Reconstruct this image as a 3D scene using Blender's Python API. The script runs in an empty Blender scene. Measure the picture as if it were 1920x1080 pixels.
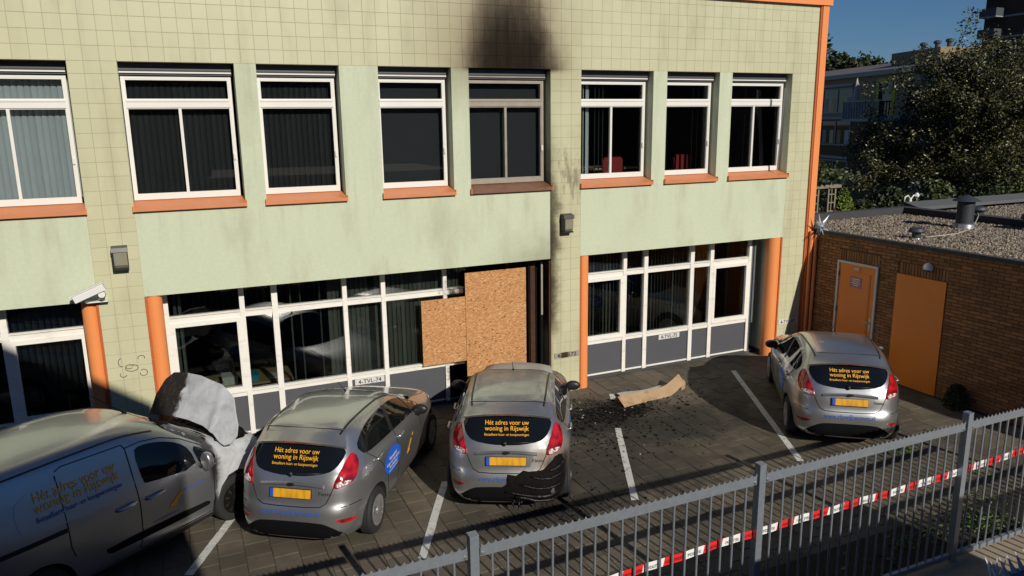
import bpy, bmesh, math, random
import numpy as np
from mathutils import Vector, Matrix
from mathutils.bvhtree import BVHTree
random.seed(7)
SC = bpy.context.scene
COL = SC.collection
R_ = math.radians

# ------------------------------------------------------------------ camera
CAM_POS = Vector((1.107, -12.106, 5.042))
YAW, PITCH, ROLL = R_(24.096), R_(-12.324), R_(-0.744)
cam = bpy.data.cameras.new('camera')
cam_ob = bpy.data.objects.new('camera', cam)
COL.objects.link(cam_ob)
_f = Vector((math.sin(YAW)*math.cos(PITCH), math.cos(YAW)*math.cos(PITCH), math.sin(PITCH)))
_r = _f.cross(Vector((0, 0, 1))).normalized()
_u = _r.cross(_f)
_r2 = math.cos(ROLL)*_r + math.sin(ROLL)*_u
_u2 = -math.sin(ROLL)*_r + math.cos(ROLL)*_u
cam_ob.matrix_world = Matrix(((_r2.x, _u2.x, -_f.x, CAM_POS.x), (_r2.y, _u2.y, -_f.y, CAM_POS.y), (_r2.z, _u2.z, -_f.z, CAM_POS.z), (0, 0, 0, 1)))
cam.sensor_width = 36
cam.lens = 1419.64/1920*36
cam.clip_start = 0.1
cam.clip_end = 3000
SC.camera = cam_ob

# ------------------------------------------------------------------ light
SUN_DIR = Vector((-0.135, 1.0, -0.545)).normalized()      # way the light travels
SUN_EL = math.asin(-SUN_DIR.z)
world = bpy.data.worlds.new('World')
SC.world = world
world.use_nodes = True
_nt = world.node_tree
_bg = _nt.nodes['Background']
_sky = _nt.nodes.new('ShaderNodeTexSky')
_sky.sky_type = 'NISHITA'
_sky.sun_disc = False
_sky.sun_elevation = SUN_EL
_sky.sun_rotation = math.atan2(-SUN_DIR.x, -SUN_DIR.y)
_sky.air_density = 1.0
_sky.dust_density = 0.0
_sky.ozone_density = 10.0
_nt.links.new(_sky.outputs[0], _bg.inputs[0])
_bg.inputs[1].default_value = 0.05
sun = bpy.data.lights.new('sun', 'SUN')
sun.energy = 4.2
sun.angle = R_(0.5)
sun.color = (1.0, 0.93, 0.82)
sun_ob = bpy.data.objects.new('sun', sun)
COL.objects.link(sun_ob)
sun_ob.rotation_euler = SUN_DIR.to_track_quat('-Z', 'Y').to_euler()
sun_ob.location = (5, -30, 20)
SC.view_settings.view_transform = 'Standard'
SC.view_settings.look = 'None'
SC.view_settings.exposure = 0.0
SC.view_settings.gamma = 1.0

# ------------------------------------------------------------------ node helpers
def M(nt, op, a, b=None, c=None):
    n = nt.nodes.new('ShaderNodeMath'); n.operation = op
    for i, v in enumerate((a, b, c)):
        if v is None: continue
        if isinstance(v, (int, float)): n.inputs[i].default_value = v
        else: nt.links.new(v, n.inputs[i])
    return n.outputs[0]
def SST(nt, v, a, b, lo=0.0, hi=1.0):
    n = nt.nodes.new('ShaderNodeMapRange'); n.interpolation_type = 'SMOOTHSTEP'
    nt.links.new(v, n.inputs[0])
    if a > b: a, b, lo, hi = b, a, hi, lo
    for i, x in enumerate((a, b, lo, hi)): n.inputs[i+1].default_value = x
    return n.outputs[0]
def MIX(nt, f, a, b, blend='MIX'):
    n = nt.nodes.new('ShaderNodeMix'); n.data_type = 'RGBA'; n.blend_type = blend
    for i, v in ((0, f), (6, a), (7, b)):
        if isinstance(v, (int, float)): n.inputs[i].default_value = v
        elif isinstance(v, (tuple, list)): n.inputs[i].default_value = tuple(v)[:3] + (1,)
        else: nt.links.new(v, n.inputs[i])
    return n.outputs[2]
def NOISE(nt, vec, scale, detail=4, rough=.55, dist=0):
    n = nt.nodes.new('ShaderNodeTexNoise')
    if vec is not None: nt.links.new(vec, n.inputs['Vector'])
    n.inputs['Scale'].default_value = scale; n.inputs['Detail'].default_value = detail
    n.inputs['Roughness'].default_value = rough; n.inputs['Distortion'].default_value = dist
    return n.outputs[0]
def POS(nt): return nt.nodes.new('ShaderNodeNewGeometry').outputs['Position']
def OBJ(nt): return nt.nodes.new('ShaderNodeTexCoord').outputs['Object']
def XYZ(nt, v):
    n = nt.nodes.new('ShaderNodeSeparateXYZ'); nt.links.new(v, n.inputs[0]); return n.outputs
def SCALEV(nt, v, s):
    n = nt.nodes.new('ShaderNodeVectorMath'); n.operation = 'MULTIPLY'; nt.links.new(v, n.inputs[0]); n.inputs[1].default_value = s
    return n.outputs[0]

MATS = {}
def mat(name, col, rough=.5, metal=0.0, spec=.5, var=0.0, vs=3.0, bump=0.0, bs=60.0, coat=0.0, rnd=0.0, isl=False, obj=False, fine=0.0, hook=None, emit=None, trans=0.0, sheen=0.0):
    """procedural principled material; var = broad tone variation, fine = grain, rnd = variation from piece to piece"""
    m = bpy.data.materials.new(name); m.use_nodes = True
    nt = m.node_tree; b = nt.nodes['Principled BSDF']
    b.inputs['Roughness'].default_value = rough; b.inputs['Metallic'].default_value = metal
    b.inputs['Specular IOR Level'].default_value = spec
    b.inputs['Coat Weight'].default_value = coat; b.inputs['Coat Roughness'].default_value = .06
    vec = OBJ(nt) if obj else POS(nt)
    c = None
    fac = None
    if var:
        n = NOISE(nt, vec, vs, 5, .6)
        fac = M(nt, 'MULTIPLY_ADD', n, 2*var, 1-var)
    if fine:
        n = NOISE(nt, vec, vs*25, 3, .7)
        f2 = M(nt, 'MULTIPLY_ADD', n, 2*fine, 1-fine)
        fac = f2 if fac is None else M(nt, 'MULTIPLY', fac, f2)
    if rnd:
        r = nt.nodes.new('ShaderNodeNewGeometry').outputs['Random Per Island'] if isl else nt.nodes.new('ShaderNodeObjectInfo').outputs['Random']
        f3 = M(nt, 'MULTIPLY_ADD', r, 2*rnd, 1-rnd)
        fac = f3 if fac is None else M(nt, 'MULTIPLY', fac, f3)
    if fac is not None:
        cc = nt.nodes.new('ShaderNodeCombineColor')
        for i in range(3): nt.links.new(fac, cc.inputs[i])
        c = MIX(nt, 1.0, col, cc.outputs[0], 'MULTIPLY')
    if hook:
        c = hook(nt, vec, c if c is not None else tuple(col), b)
    if c is None: b.inputs['Base Color'].default_value = tuple(col)[:3] + (1,)
    elif isinstance(c, tuple): b.inputs['Base Color'].default_value = c[:3] + (1,)
    else: nt.links.new(c, b.inputs['Base Color'])
    if bump:
        n = NOISE(nt, vec, bs, 4, .6)
        bn = nt.nodes.new('ShaderNodeBump'); bn.inputs['Strength'].default_value = bump; bn.inputs['Distance'].default_value = .01
        nt.links.new(n, bn.inputs['Height']); nt.links.new(bn.outputs[0], b.inputs['Normal'])
    if trans:
        b.inputs['Transmission Weight'].default_value = trans
    if emit:
        b.inputs['Emission Color'].default_value = tuple(emit[:3])+(1,); b.inputs['Emission Strength'].default_value = emit[3]
    MATS[name] = m
    return m
def glass(name, tint=(.45, .47, .48), rough=.0, ior=1.5, gl=1.0):
    m = bpy.data.materials.new(name); m.use_nodes = True
    nt = m.node_tree; nt.nodes.clear()
    o = nt.nodes.new('ShaderNodeOutputMaterial'); mx = nt.nodes.new('ShaderNodeMixShader')
    t = nt.nodes.new('ShaderNodeBsdfTransparent'); t.inputs[0].default_value = tint + (1,)
    g = nt.nodes.new('ShaderNodeBsdfGlossy'); g.inputs['Roughness'].default_value = rough; g.inputs[0].default_value = (gl, gl, gl, 1)
    f = nt.nodes.new('ShaderNodeFresnel'); f.inputs[0].default_value = ior
    nt.links.new(f.outputs[0], mx.inputs[0]); nt.links.new(t.outputs[0], mx.inputs[1]); nt.links.new(g.outputs[0], mx.inputs[2])
    nt.links.new(mx.outputs[0], o.inputs[0])
    MATS[name] = m
    return m

# ------------------------------------------------------------------ mesh helpers
class MB:
    def __init__(s): s.v = []; s.f = []; s.m = []
    def add(s, vs, fs, mi=0):
        o = len(s.v); s.v += [tuple(p) for p in vs]; s.f += [tuple(i+o for i in f) for f in fs]; s.m += [mi]*len(fs); return s
    def box(s, x0, x1, y0, y1, z0, z1, mi=0, M4=None):
        if x0 > x1: x0, x1 = x1, x0
        if y0 > y1: y0, y1 = y1, y0
        if z0 > z1: z0, z1 = z1, z0
        v = [(x0,y0,z0),(x1,y0,z0),(x1,y1,z0),(x0,y1,z0),(x0,y0,z1),(x1,y0,z1),(x1,y1,z1),(x0,y1,z1)]
        if M4 is not None: v = [tuple(M4 @ Vector(p)) for p in v]
        return s.add(v, [(0,3,2,1),(4,5,6,7),(0,1,5,4),(1,2,6,5),(2,3,7,6),(3,0,4,7)], mi)
    def prism(s, pts, ax, a, b, mi=0, M4=None):
        """closed polygon pts (2D) swept from a to b along axis ax; 2D axes are the other two in xyz order"""
        n = len(pts)
        def P(p, t):
            return {0: (t, p[0], p[1]), 1: (p[0], t, p[1]), 2: (p[0], p[1], t)}[ax]
        v = [P(p, a) for p in pts] + [P(p, b) for p in pts]
        if M4 is not None: v = [tuple(M4 @ Vector(p)) for p in v]
        fs = [tuple(range(n))[::-1], tuple(range(n, 2*n))] + [(i, (i+1) % n, n+(i+1) % n, n+i) for i in range(n)]
        return s.add(v, fs, mi)
    def tube(s, pts, r, n=8, mi=0, cap=True):
        """round tube along pts; r number or list"""
        pts = [Vector(p) for p in pts]; k = len(pts)
        rs = r if isinstance(r, (list, tuple)) else [r]*k
        v = []; up = None
        for i, p in enumerate(pts):
            d = (pts[min(i+1, k-1)] - pts[max(i-1, 0)]).normalized()
            if up is None: up = Vector((0, 0, 1)) if abs(d.z) < .9 else Vector((1, 0, 0))
            a = d.cross(up).normalized(); b_ = a.cross(d).normalized(); up = b_
            for j in range(n):
                t = 2*math.pi*j/n
                v.append(tuple(p + rs[i]*(math.cos(t)*a + math.sin(t)*b_)))
        fs = []
        for i in range(k-1):
            for j in range(n):
                fs.append((i*n+j, i*n+(j+1) % n, (i+1)*n+(j+1) % n, (i+1)*n+j))
        if cap: fs += [tuple(range(n))[::-1], tuple(range((k-1)*n, k*n))]
        return s.add(v, fs, mi)
    def lathe(s, prof, n=24, c=(0, 0, 0), ax=2, mi=0):
        """prof: list of (radius, height)"""
        v = []
        for r, h in prof:
            for j in range(n):
                t = 2*math.pi*j/n; p = (r*math.cos(t), r*math.sin(t), h)
                if ax == 1: p = (p[0], p[2], p[1])
                elif ax == 0: p = (p[2], p[0], p[1])
                v.append((p[0]+c[0], p[1]+c[1], p[2]+c[2]))
        fs = []
        for i in range(len(prof)-1):
            for j in range(n): fs.append((i*n+j, i*n+(j+1) % n, (i+1)*n+(j+1) % n, (i+1)*n+j))
        fs += [tuple(range(n))[::-1], tuple(range((len(prof)-1)*n, len(prof)*n))]
        return s.add(v, fs, mi)
    def mesh(s, name, mats, smooth=False, fix=True):
        me = bpy.data.meshes.new(name); me.from_pydata(s.v, [], s.f)
        if not isinstance(mats, (list, tuple)): mats = [mats]
        for m in mats: me.materials.append(m)
        if any(s.m): me.polygons.foreach_set('material_index', s.m)
        if fix:
            bm = bmesh.new(); bm.from_mesh(me); bmesh.ops.recalc_face_normals(bm, faces=bm.faces); bm.to_mesh(me); bm.free()
        if smooth is True: me.polygons.foreach_set('use_smooth', [True]*len(me.polygons))
        me.update()
        if smooth not in (True, False): me.shade_smooth() if False else auto_smooth(me, smooth)
        return me
    def build(s, name, mats, parent=None, smooth=False, world=True, fix=True):
        return link(name, s.mesh(name, mats, smooth, fix), parent, world)
def auto_smooth(me, ang):
    me.polygons.foreach_set('use_smooth', [True]*len(me.polygons))
    bm = bmesh.new(); bm.from_mesh(me)
    for e in bm.edges:
        if len(e.link_faces) == 2 and e.calc_face_angle(0) > ang: e.smooth = False
    bm.to_mesh(me); bm.free()
PM = {}
def link(name, me, parent=None, world=True):
    o = bpy.data.objects.new(name, me); COL.objects.link(o)
    if parent is not None:
        o.parent = parent
        if world: o.matrix_parent_inverse = wm(parent).inverted()
    return o
def wm(o):
    if o.name in PM: return PM[o.name]
    m = Matrix.LocRotScale(o.location, o.rotation_euler, o.scale)
    if o.parent is not None: m = wm(o.parent) @ o.matrix_parent_inverse @ m
    return m
def tag(o, label=None, cat=None, group=None, kind=None):
    if label: o['label'] = label
    if cat: o['category'] = cat
    if group: o['group'] = group
    if kind: o['kind'] = kind
    return o
def thing(name, loc, label, cat, group=None, rotz=0.0):
    o = bpy.data.objects.new(name, None); COL.objects.link(o)
    o.empty_display_size = .2
    o.location = loc; o.rotation_euler = (0, 0, rotz)
    return tag(o, label, cat, group)
def text_mesh(txt, size, align='CENTER', bold=0.0, extrude=0.0, space=1.0, res=3):
    cu = bpy.data.curves.new('lettering', 'FONT'); cu.body = txt; cu.size = size; cu.align_x = align; cu.resolution_u = res
    cu.offset = bold*size; cu.extrude = extrude; cu.space_character = space
    o = bpy.data.objects.new('lettering', cu); COL.objects.link(o)
    dg = bpy.context.evaluated_depsgraph_get()
    me = bpy.data.meshes.new_from_object(o.evaluated_get(dg))
    bpy.data.objects.remove(o); bpy.data.curves.remove(cu)
    return me
def pchip(xs, ys, q):
    xs = np.array(xs, float); ys = np.array(ys, float); h = np.diff(xs); d = np.diff(ys)/h
    m = np.zeros_like(ys); m[0] = d[0]; m[-1] = d[-1]
    for i in range(1, len(xs)-1):
        if d[i-1]*d[i] > 0:
            w1 = 2*h[i]+h[i-1]; w2 = h[i]+2*h[i-1]; m[i] = (w1+w2)/(w1/d[i-1]+w2/d[i])
    q = np.clip(np.array(q, float), xs[0], xs[-1]); k = np.clip(np.searchsorted(xs, q)-1, 0, len(xs)-2)
    t = (q-xs[k])/h[k]
    return (2*t**3-3*t**2+1)*ys[k]+(t**3-2*t**2+t)*h[k]*m[k]+(-2*t**3+3*t**2)*ys[k+1]+(t**3-t**2)*h[k]*m[k+1]
# ------------------------------------------------------------------ materials
T = 0.203; TV = 0.19914; Z0 = 5.935
def zr(r): return Z0 + r*TV + (0.0295 if r < 0 else 0)
def soot_hook(plaster):
    def hook(nt, vec, c, b):
        p = XYZ(nt, vec); x, y, z = p[0], p[1], p[2]
        nz = NOISE(nt, vec, 2.2, 5, .62)
        nj = M(nt, 'SUBTRACT', nz, .5)
        xx = M(nt, 'MULTIPLY_ADD', nj, .35, x)
        # plume above the fourth window of the middle bay
        dz = M(nt, 'SUBTRACT', z, 5.93)
        lean = M(nt, 'MULTIPLY_ADD', dz, -.10, 6.62)
        half = M(nt, 'MULTIPLY_ADD', dz, -.24, 1.10)
        d = M(nt, 'DIVIDE', M(nt, 'ABSOLUTE', M(nt, 'SUBTRACT', xx, lean)), half)
        core = M(nt, 'MULTIPLY', SST(nt, d, 1.30, .22), SST(nt, M(nt, 'MULTIPLY_ADD', nj, .6, dz), 2.5, .1))
        stk = NOISE(nt, SCALEV(nt, vec, (9, 9, 1.1)), 1.0, 5, .7)
        core = M(nt, 'MULTIPLY', core, M(nt, 'MULTIPLY_ADD', SST(nt, stk, .25, .75), .16, .92)); core = M(nt, 'MULTIPLY', core, SST(nt, dz, -.12, .02))
        wide = M(nt, 'MULTIPLY', SST(nt, M(nt, 'DIVIDE', M(nt, 'ABSOLUTE', M(nt, 'SUBTRACT', xx, 6.35)), 2.1), 1.0, .1), SST(nt, dz, -.9, .2))
        wide = M(nt, 'MULTIPLY', wide, SST(nt, M(nt, 'MULTIPLY_ADD', nj, .6, dz), 2.4, .3))
        # streaks on the tiled column and spandrel next to the burnt bay
        cx = M(nt, 'SUBTRACT', x, 7.30)
        col = M(nt, 'MULTIPLY', SST(nt, M(nt, 'MULTIPLY_ADD', nj, .5, cx), .40, -.05), SST(nt, cx, -.02, .0))
        col = M(nt, 'MULTIPLY', col, M(nt, 'MULTIPLY', SST(nt, z, .7, 1.6), SST(nt, z, 6.4, 3.0)))
        st = NOISE(nt, SCALEV(nt, vec, (7, 7, 1.6)), 1.0, 5, .65)
        bl = M(nt, 'MULTIPLY', SST(nt, st, .42, .62), M(nt, 'MULTIPLY', M(nt, 'MULTIPLY', SST(nt, cx, -.02, .0), SST(nt, cx, .75, .5)), M(nt, 'MULTIPLY', SST(nt, z, 3.0, 3.8), SST(nt, z, 5.3, 4.3))))
        sp = M(nt, 'MULTIPLY', M(nt, 'MULTIPLY', SST(nt, xx, 5.2, 7.35), SST(nt, x, 7.40, 7.31)), SST(nt, M(nt, 'MULTIPLY_ADD', nj, .9, z), 3.5, 2.55))
        f = M(nt, 'MAXIMUM', core, M(nt, 'MULTIPLY', col, .72))
        f = M(nt, 'MAXIMUM', f, M(nt, 'MULTIPLY', bl, .42))
        f = M(nt, 'MAXIMUM', f, M(nt, 'MULTIPLY', sp, .35))
        weather = NOISE(nt, SCALEV(nt, vec, (1.6, 1.6, .5)), 1.0, 4, .6)
        c = MIX(nt, M(nt, 'MULTIPLY', SST(nt, weather, .48, .72), .30), c, (.24, .20, .12))
        if plaster:
            rain = NOISE(nt, SCALEV(nt, vec, (7, 7, .35)), 1.0, 4, .65)
            c = MIX(nt, M(nt, 'MULTIPLY', M(nt, 'MULTIPLY', SST(nt, rain, .48, .70), SST(nt, z, 2.9, 3.9)), .16), c, (.20, .19, .12))
        c = MIX(nt, M(nt, 'MULTIPLY', wide, .75), c, (.20, .15, .08))
        c = MIX(nt, M(nt, 'MULTIPLY', SST(nt, f, .0, .75), .9), c, (.11, .078, .042)); c = MIX(nt, M(nt, 'MULTIPLY', SST(nt, f, .25, .95), .96), c, (.012, .009, .006))
        nt.links.new(M(nt, 'MULTIPLY_ADD', f, .35, b.inputs['Roughness'].default_value), b.inputs['Roughness'])
        nt.links.new(M(nt, 'MULTIPLY_ADD', f, -.45, .5), b.inputs['Specular IOR Level'])
        return c
    return hook
def burnt_edge_hook(nt, vec, c, b):
    """white paint blistered and charred towards the burnt end of the bay"""
    p = XYZ(nt, vec); n = NOISE(nt, vec, 9, 5, .7)
    k = SST(nt, M(nt, 'MULTIPLY_ADD', n, 1.0, p[0]), 5.75, 6.15)
    k2 = M(nt, 'MULTIPLY', k, SST(nt, p[0], 7.6, 7.45))
    c = MIX(nt, k2, c, (.05, .032, .022))
    d = NOISE(nt, SCALEV(nt, vec, (2, 2, 6)), 2, 5, .65)
    return MIX(nt, M(nt, 'MULTIPLY', SST(nt, d, .5, .75), .25), c, (.25, .2, .14))
mat('tile', (.525, .515, .338), .33, var=.05, vs=1.2, rnd=.025, fine=.02, hook=soot_hook(False), bump=.05, bs=25)
mat('tile_rest', (.525, .515, .338), .33, var=.05, vs=1.2, rnd=.025, isl=True, fine=.02, hook=soot_hook(False), bump=.05, bs=25)
mat('grout', (.345, .305, .195), .9, var=.25, vs=3, hook=soot_hook(False))
mat('plaster', (.535, .585, .425), .85, var=.06, vs=.7, fine=.10, bump=.5, bs=160, hook=soot_hook(True))
mat('orange_trim', (.78, .27, .085), .42, var=.07, vs=2, fine=.03)
mat('orange_dark', (.45, .11, .03), .5, var=.1)
mat('sill_orange', (.55, .19, .07), .5, var=.14, vs=6, fine=.08)
mat('sill_burnt', (.16, .07, .035), .6, var=.5, vs=8, fine=.2)
mat('white_frame', (.72, .71, .66), .4, var=.06, vs=4, fine=.03)
mat('white_frame_gf', (.78, .76, .70), .45, var=.05, vs=4, fine=.03, hook=burnt_edge_hook)
mat('frame_smoked', (.30, .26, .21), .5, var=.3, vs=8)
mat('shutter_grey', (.075, .078, .082), .45, var=.1)  # dark tone stands in for the shadow gap above the window frame
mat('panel_grey', (.075, .078, .09), .55, var=.08, fine=.15, vs=4)
mat('plinth', (.05, .052, .06), .7, var=.2)
mat('char', (.006, .005, .0045), .8, spec=.12, var=.5, vs=9, bump=.8, bs=40)
mat('rust', (.055, .018, .007), .85, var=.9, vs=9, bump=.5, bs=50)
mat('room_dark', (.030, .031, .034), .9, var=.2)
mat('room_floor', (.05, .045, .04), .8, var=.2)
mat('slat_light', (.62, .66, .66), .7, rnd=.08, var=.05)
mat('slat_dark', (.028, .029, .031), .75, rnd=.15)
mat('slat_green', (.16, .17, .145), .75, rnd=.3)
mat('screen_dark', (.045, .047, .050), .8, var=.1)
mat('red_fabric', (.35, .03, .025), .8, var=.1)
mat('desk_wood', (.45, .33, .18), .5, var=.1)
mat('paper', (.75, .75, .72), .7)
mat('folder_blue', (.05, .32, .5), .5)
mat('folder_red', (.5, .05, .04), .5)
mat('black_plastic', (.02, .02, .022), .4)
mat('beige_plastic', (.5, .48, .42), .5)
glass('window_glass', (.72, .75, .76), 0, 1.5, .9)
glass('window_glass_gf', (.62, .65, .64), 0, 1.55, 1.0)
mat('sign_plate', (.62, .62, .60), .4, var=.06, vs=10)
mat('sign_burnt', (.30, .27, .23), .6, hook=lambda nt, vec, c, b: MIX(nt, SST(nt, M(nt, 'MULTIPLY_ADD', NOISE(nt, vec, 14, 4, .7), .12, M(nt, 'ABSOLUTE', M(nt, 'SUBTRACT', XYZ(nt, vec)[0], 7.59))), .19, .10), c, (.035, .012, .006)))
mat('sign_ink', (.015, .015, .016), .5)
mat('galv', (.33, .37, .42), .42, .6, var=.22, vs=22, fine=.18)
mat('galv_dark', (.18, .2, .22), .5, .6, var=.2, vs=14)
mat('brick', (.25, .115, .046), .85, rnd=.30, var=.15, vs=6, fine=.15, bump=.5, bs=80)
mat('brick_rest', (.25, .115, .046), .85, rnd=.30, isl=True, var=.15, vs=6, fine=.15, bump=.5, bs=80)
mat('mortar', (.085, .06, .04), .95, var=.2, vs=9)
mat('door_orange', (.72, .22, .03), .35, var=.14, vs=1.3, fine=.04)
mat('door_frame', (.55, .55, .54), .5, var=.08)
mat('roof_felt', (.045, .047, .05), .85, var=.25, vs=4, fine=.2, bump=.4, bs=30)
mat('gravel_bed', (.028, .023, .018), .95, var=.3, vs=8)
mat('gravel', (.20, .165, .125), .8, rnd=.95, isl=True, var=.2, vs=20)
mat('zinc', (.5, .52, .53), .35, .8, var=.12, vs=8)
mat('vent_dark', (.035, .042, .05), .55, var=.2, vs=9)
def pave_hook(nt, vec, c, b):
    p = XYZ(nt, vec)
    # soot and dirt washed out around the burnt car and below the facade
    n = NOISE(nt, vec, 2.6, 5, .7)
    def blob(cx, cy, rx, ry, amp):
        dx = M(nt, 'DIVIDE', M(nt, 'SUBTRACT', p[0], cx), rx); dy = M(nt, 'DIVIDE', M(nt, 'SUBTRACT', p[1], cy), ry)
        r = M(nt, 'SQRT', M(nt, 'ADD', M(nt, 'MULTIPLY', dx, dx), M(nt, 'MULTIPLY', dy, dy)))
        r = M(nt, 'ADD', r, M(nt, 'MULTIPLY', M(nt, 'SUBTRACT', n, .5), 1.7))
        return M(nt, 'MULTIPLY', SST(nt, r, 1.25, .40), amp)
    f = blob(7.55, -1.45, 1.5, 1.0, .95)
    f = M(nt, 'MAXIMUM', f, blob(8.5, -2.2, 1.9, 1.0, .8))
    f = M(nt, 'MAXIMUM', f, blob(5.6, -3.9, 1.2, .55, .75))
    f = M(nt, 'MAXIMUM', f, blob(1.9, -2.1, .8, .6, .9))
    f = M(nt, 'MAXIMUM', f, blob(6.7, -3.1, 2.2, 1.2, .65))
    sp = NOISE(nt, vec, 16, 4, .7)
    f = M(nt, 'MAXIMUM', f, M(nt, 'MULTIPLY', SST(nt, sp, .63, .72), .55))
    d = NOISE(nt, vec, .8, 5, .65)
    c = MIX(nt, M(nt, 'MULTIPLY', SST(nt, d, .40, .66), .65), c, (.045, .039, .027))
    return MIX(nt, f, c, (.008, .007, .006))
mat('slab', (.118, .097, .069), .9, rnd=.2, var=.16, vs=4, fine=.22, bump=.5, bs=70, hook=pave_hook)
mat('slab_rest', (.118, .097, .069), .9, rnd=.2, isl=True, var=.16, vs=4, fine=.22, bump=.5, bs=70, hook=pave_hook)
mat('joint', (.038, .033, .025), 1.0, var=.4, vs=6, hook=pave_hook)
mat('sand', (.30, .245, .175), .95, var=.18, vs=2, fine=.15, bump=.4, bs=60)
mat('line_paint', (.55, .55, .52), .8, var=.2, vs=5, fine=.2, bump=.3, bs=60,
    hook=lambda nt, vec, c, b: MIX(nt, M(nt, 'MULTIPLY', SST(nt, NOISE(nt, vec, 11, 6, .75), .52, .68), .7), c, (.12, .10, .075)))
def osb_hook(nt, vec, c, b):
    v = SCALEV(nt, vec, (24, 24, 50))
    n1 = nt.nodes.new('ShaderNodeTexVoronoi'); n1.feature = 'F1'; n1.inputs['Scale'].default_value = 1.3
    dist = NOISE(nt, vec, 7, 3, .6)
    vm = nt.nodes.new('ShaderNodeVectorMath'); vm.operation = 'ADD'; nt.links.new(v, vm.inputs[0])
    cx = nt.nodes.new('ShaderNodeCombineXYZ')
    for i in range(3): nt.links.new(M(nt, 'MULTIPLY', dist, 5.0), cx.inputs[i])
    nt.links.new(cx.outputs[0], vm.inputs[1]); nt.links.new(vm.outputs[0], n1.inputs['Vector'])
    s = XYZ(nt, n1.outputs['Color'])
    c = MIX(nt, SST(nt, s[0], .15, .95), (.40, .178, .062), (.54, .285, .115))
    c = MIX(nt, SST(nt, s[1], .92, .97), c, (.60, .40, .20))
    return MIX(nt, SST(nt, s[2], .965, .98), c, (.16, .06, .02))
mat('osb', (.5, .27, .1), .7, bump=.3, bs=40, hook=osb_hook)
# vehicles
mat('silver', (.47, .475, .48), .33, .85, coat=1.0, obj=True, var=.03, vs=2)
def scorch_hook(nt, vec, c, b):
    p = XYZ(nt, vec); x, y, z = p[0], p[1], p[2]
    n = NOISE(nt, vec, 6, 5, .65); nj = M(nt, 'SUBTRACT', n, .5)
    yy = M(nt, 'MULTIPLY_ADD', nj, .35, y); zz = M(nt, 'MULTIPLY_ADD', nj, .25, z)
    rear = SST(nt, x, .75, .3)
    a = M(nt, 'MULTIPLY', M(nt, 'MULTIPLY', SST(nt, yy, -.18, -.55), SST(nt, zz, 1.12, .84)), rear)
    a2 = M(nt, 'MULTIPLY', M(nt, 'MULTIPLY', SST(nt, yy, .05, -.45), SST(nt, zz, .76, .60)), rear)
    brown = M(nt, 'MAXIMUM', a, a2)
    black = M(nt, 'MULTIPLY', M(nt, 'MULTIPLY', SST(nt, yy, -.45, -.66), SST(nt, zz, .86, .70)), rear)
    roof = M(nt, 'MULTIPLY', SST(nt, M(nt, 'MULTIPLY_ADD', nj, 1.6, x), .5, 1.9), .85)
    c = MIX(nt, M(nt, 'MULTIPLY', brown, .8), c, (.14, .085, .04))
    c = MIX(nt, roof, c, (.17, .14, .10))
    c = MIX(nt, M(nt, 'MULTIPLY', SST(nt, M(nt, 'MULTIPLY_ADD', nj, .5, x), 2.75, 3.1), .8), c, (.16, .12, .09))
    c = MIX(nt, black, c, (.012, .01, .008))
    rg = M(nt, 'MAXIMUM', M(nt, 'MAXIMUM', brown, roof), black)
    nt.links.new(M(nt, 'MULTIPLY_ADD', rg, .35, .34), b.inputs['Roughness'])
    nt.links.new(M(nt, 'MULTIPLY_ADD', rg, -.6, .85), b.inputs['Metallic'])
    nt.links.new(M(nt, 'MULTIPLY_ADD', rg, -1.0, 1.0), b.inputs['Coat Weight'])
    return c
mat('silver_scorched', (.47, .475, .48), .33, .85, coat=1.0, obj=True, hook=scorch_hook)
def singe_hook(nt, vec, c, b):
    p = XYZ(nt, vec); n = NOISE(nt, vec, 5, 5, .65)
    f = M(nt, 'MULTIPLY', SST(nt, M(nt, 'MULTIPLY_ADD', n, .8, p[0]), 3.1, 3.7), SST(nt, M(nt, 'MULTIPLY_ADD', n, .8, p[1]), .5, -.2))
    nt.links.new(M(nt, 'MULTIPLY_ADD', f, -.7, .85), b.inputs['Metallic'])
    return MIX(nt, M(nt, 'MULTIPLY', f, .75), c, (.30, .19, .12))
mat('silver_singed', (.47, .475, .48), .33, .85, coat=1.0, obj=True, hook=singe_hook)
def ash_hook(nt, vec, c, b):
    p = XYZ(nt, vec); x, y, z = p[0], p[1], p[2]
    n = NOISE(nt, vec, 4.5, 6, .68, .6); n2 = NOISE(nt, vec, 14, 5, .7)
    f = SST(nt, M(nt, 'MULTIPLY_ADD', n, .30, x), 3.18, 3.26)
    black = SST(nt, M(nt, 'MULTIPLY_ADD', n, .55, y), .36, .46)
    ash = MIX(nt, SST(nt, n, .35, .7), (.55, .57, .60), (.40, .41, .42))
    ash = MIX(nt, M(nt, 'MULTIPLY', SST(nt, n2, .60, .74), .6), ash, (.24, .21, .18))
    br = SST(nt, M(nt, 'MULTIPLY_ADD', n2, .5, y), 1.0, 1.1)
    ch = MIX(nt, SST(nt, n2, .5, .7), (.013, .011, .010), (.10, .05, .025))
    a = MIX(nt, black, ash, ch)
    nt.links.new(M(nt, 'MULTIPLY_ADD', f, -.85, .85), b.inputs['Metallic'])
    nt.links.new(M(nt, 'MULTIPLY_ADD', f, .45, .34), b.inputs['Roughness'])
    nt.links.new(M(nt, 'MULTIPLY_ADD', f, -.55, .55), b.inputs['Coat Weight'])
    c = MIX(nt, f, c, a)
    xx = M(nt, 'MULTIPLY_ADD', n, .34, x)
    ring = M(nt, 'MULTIPLY', SST(nt, xx, 3.08, 3.17), SST(nt, xx, 3.34, 3.24))
    return MIX(nt, M(nt, 'MULTIPLY', M(nt, 'MULTIPLY', ring, SST(nt, z, .55, .85)), .9), c, (.035, .024, .016))
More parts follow.
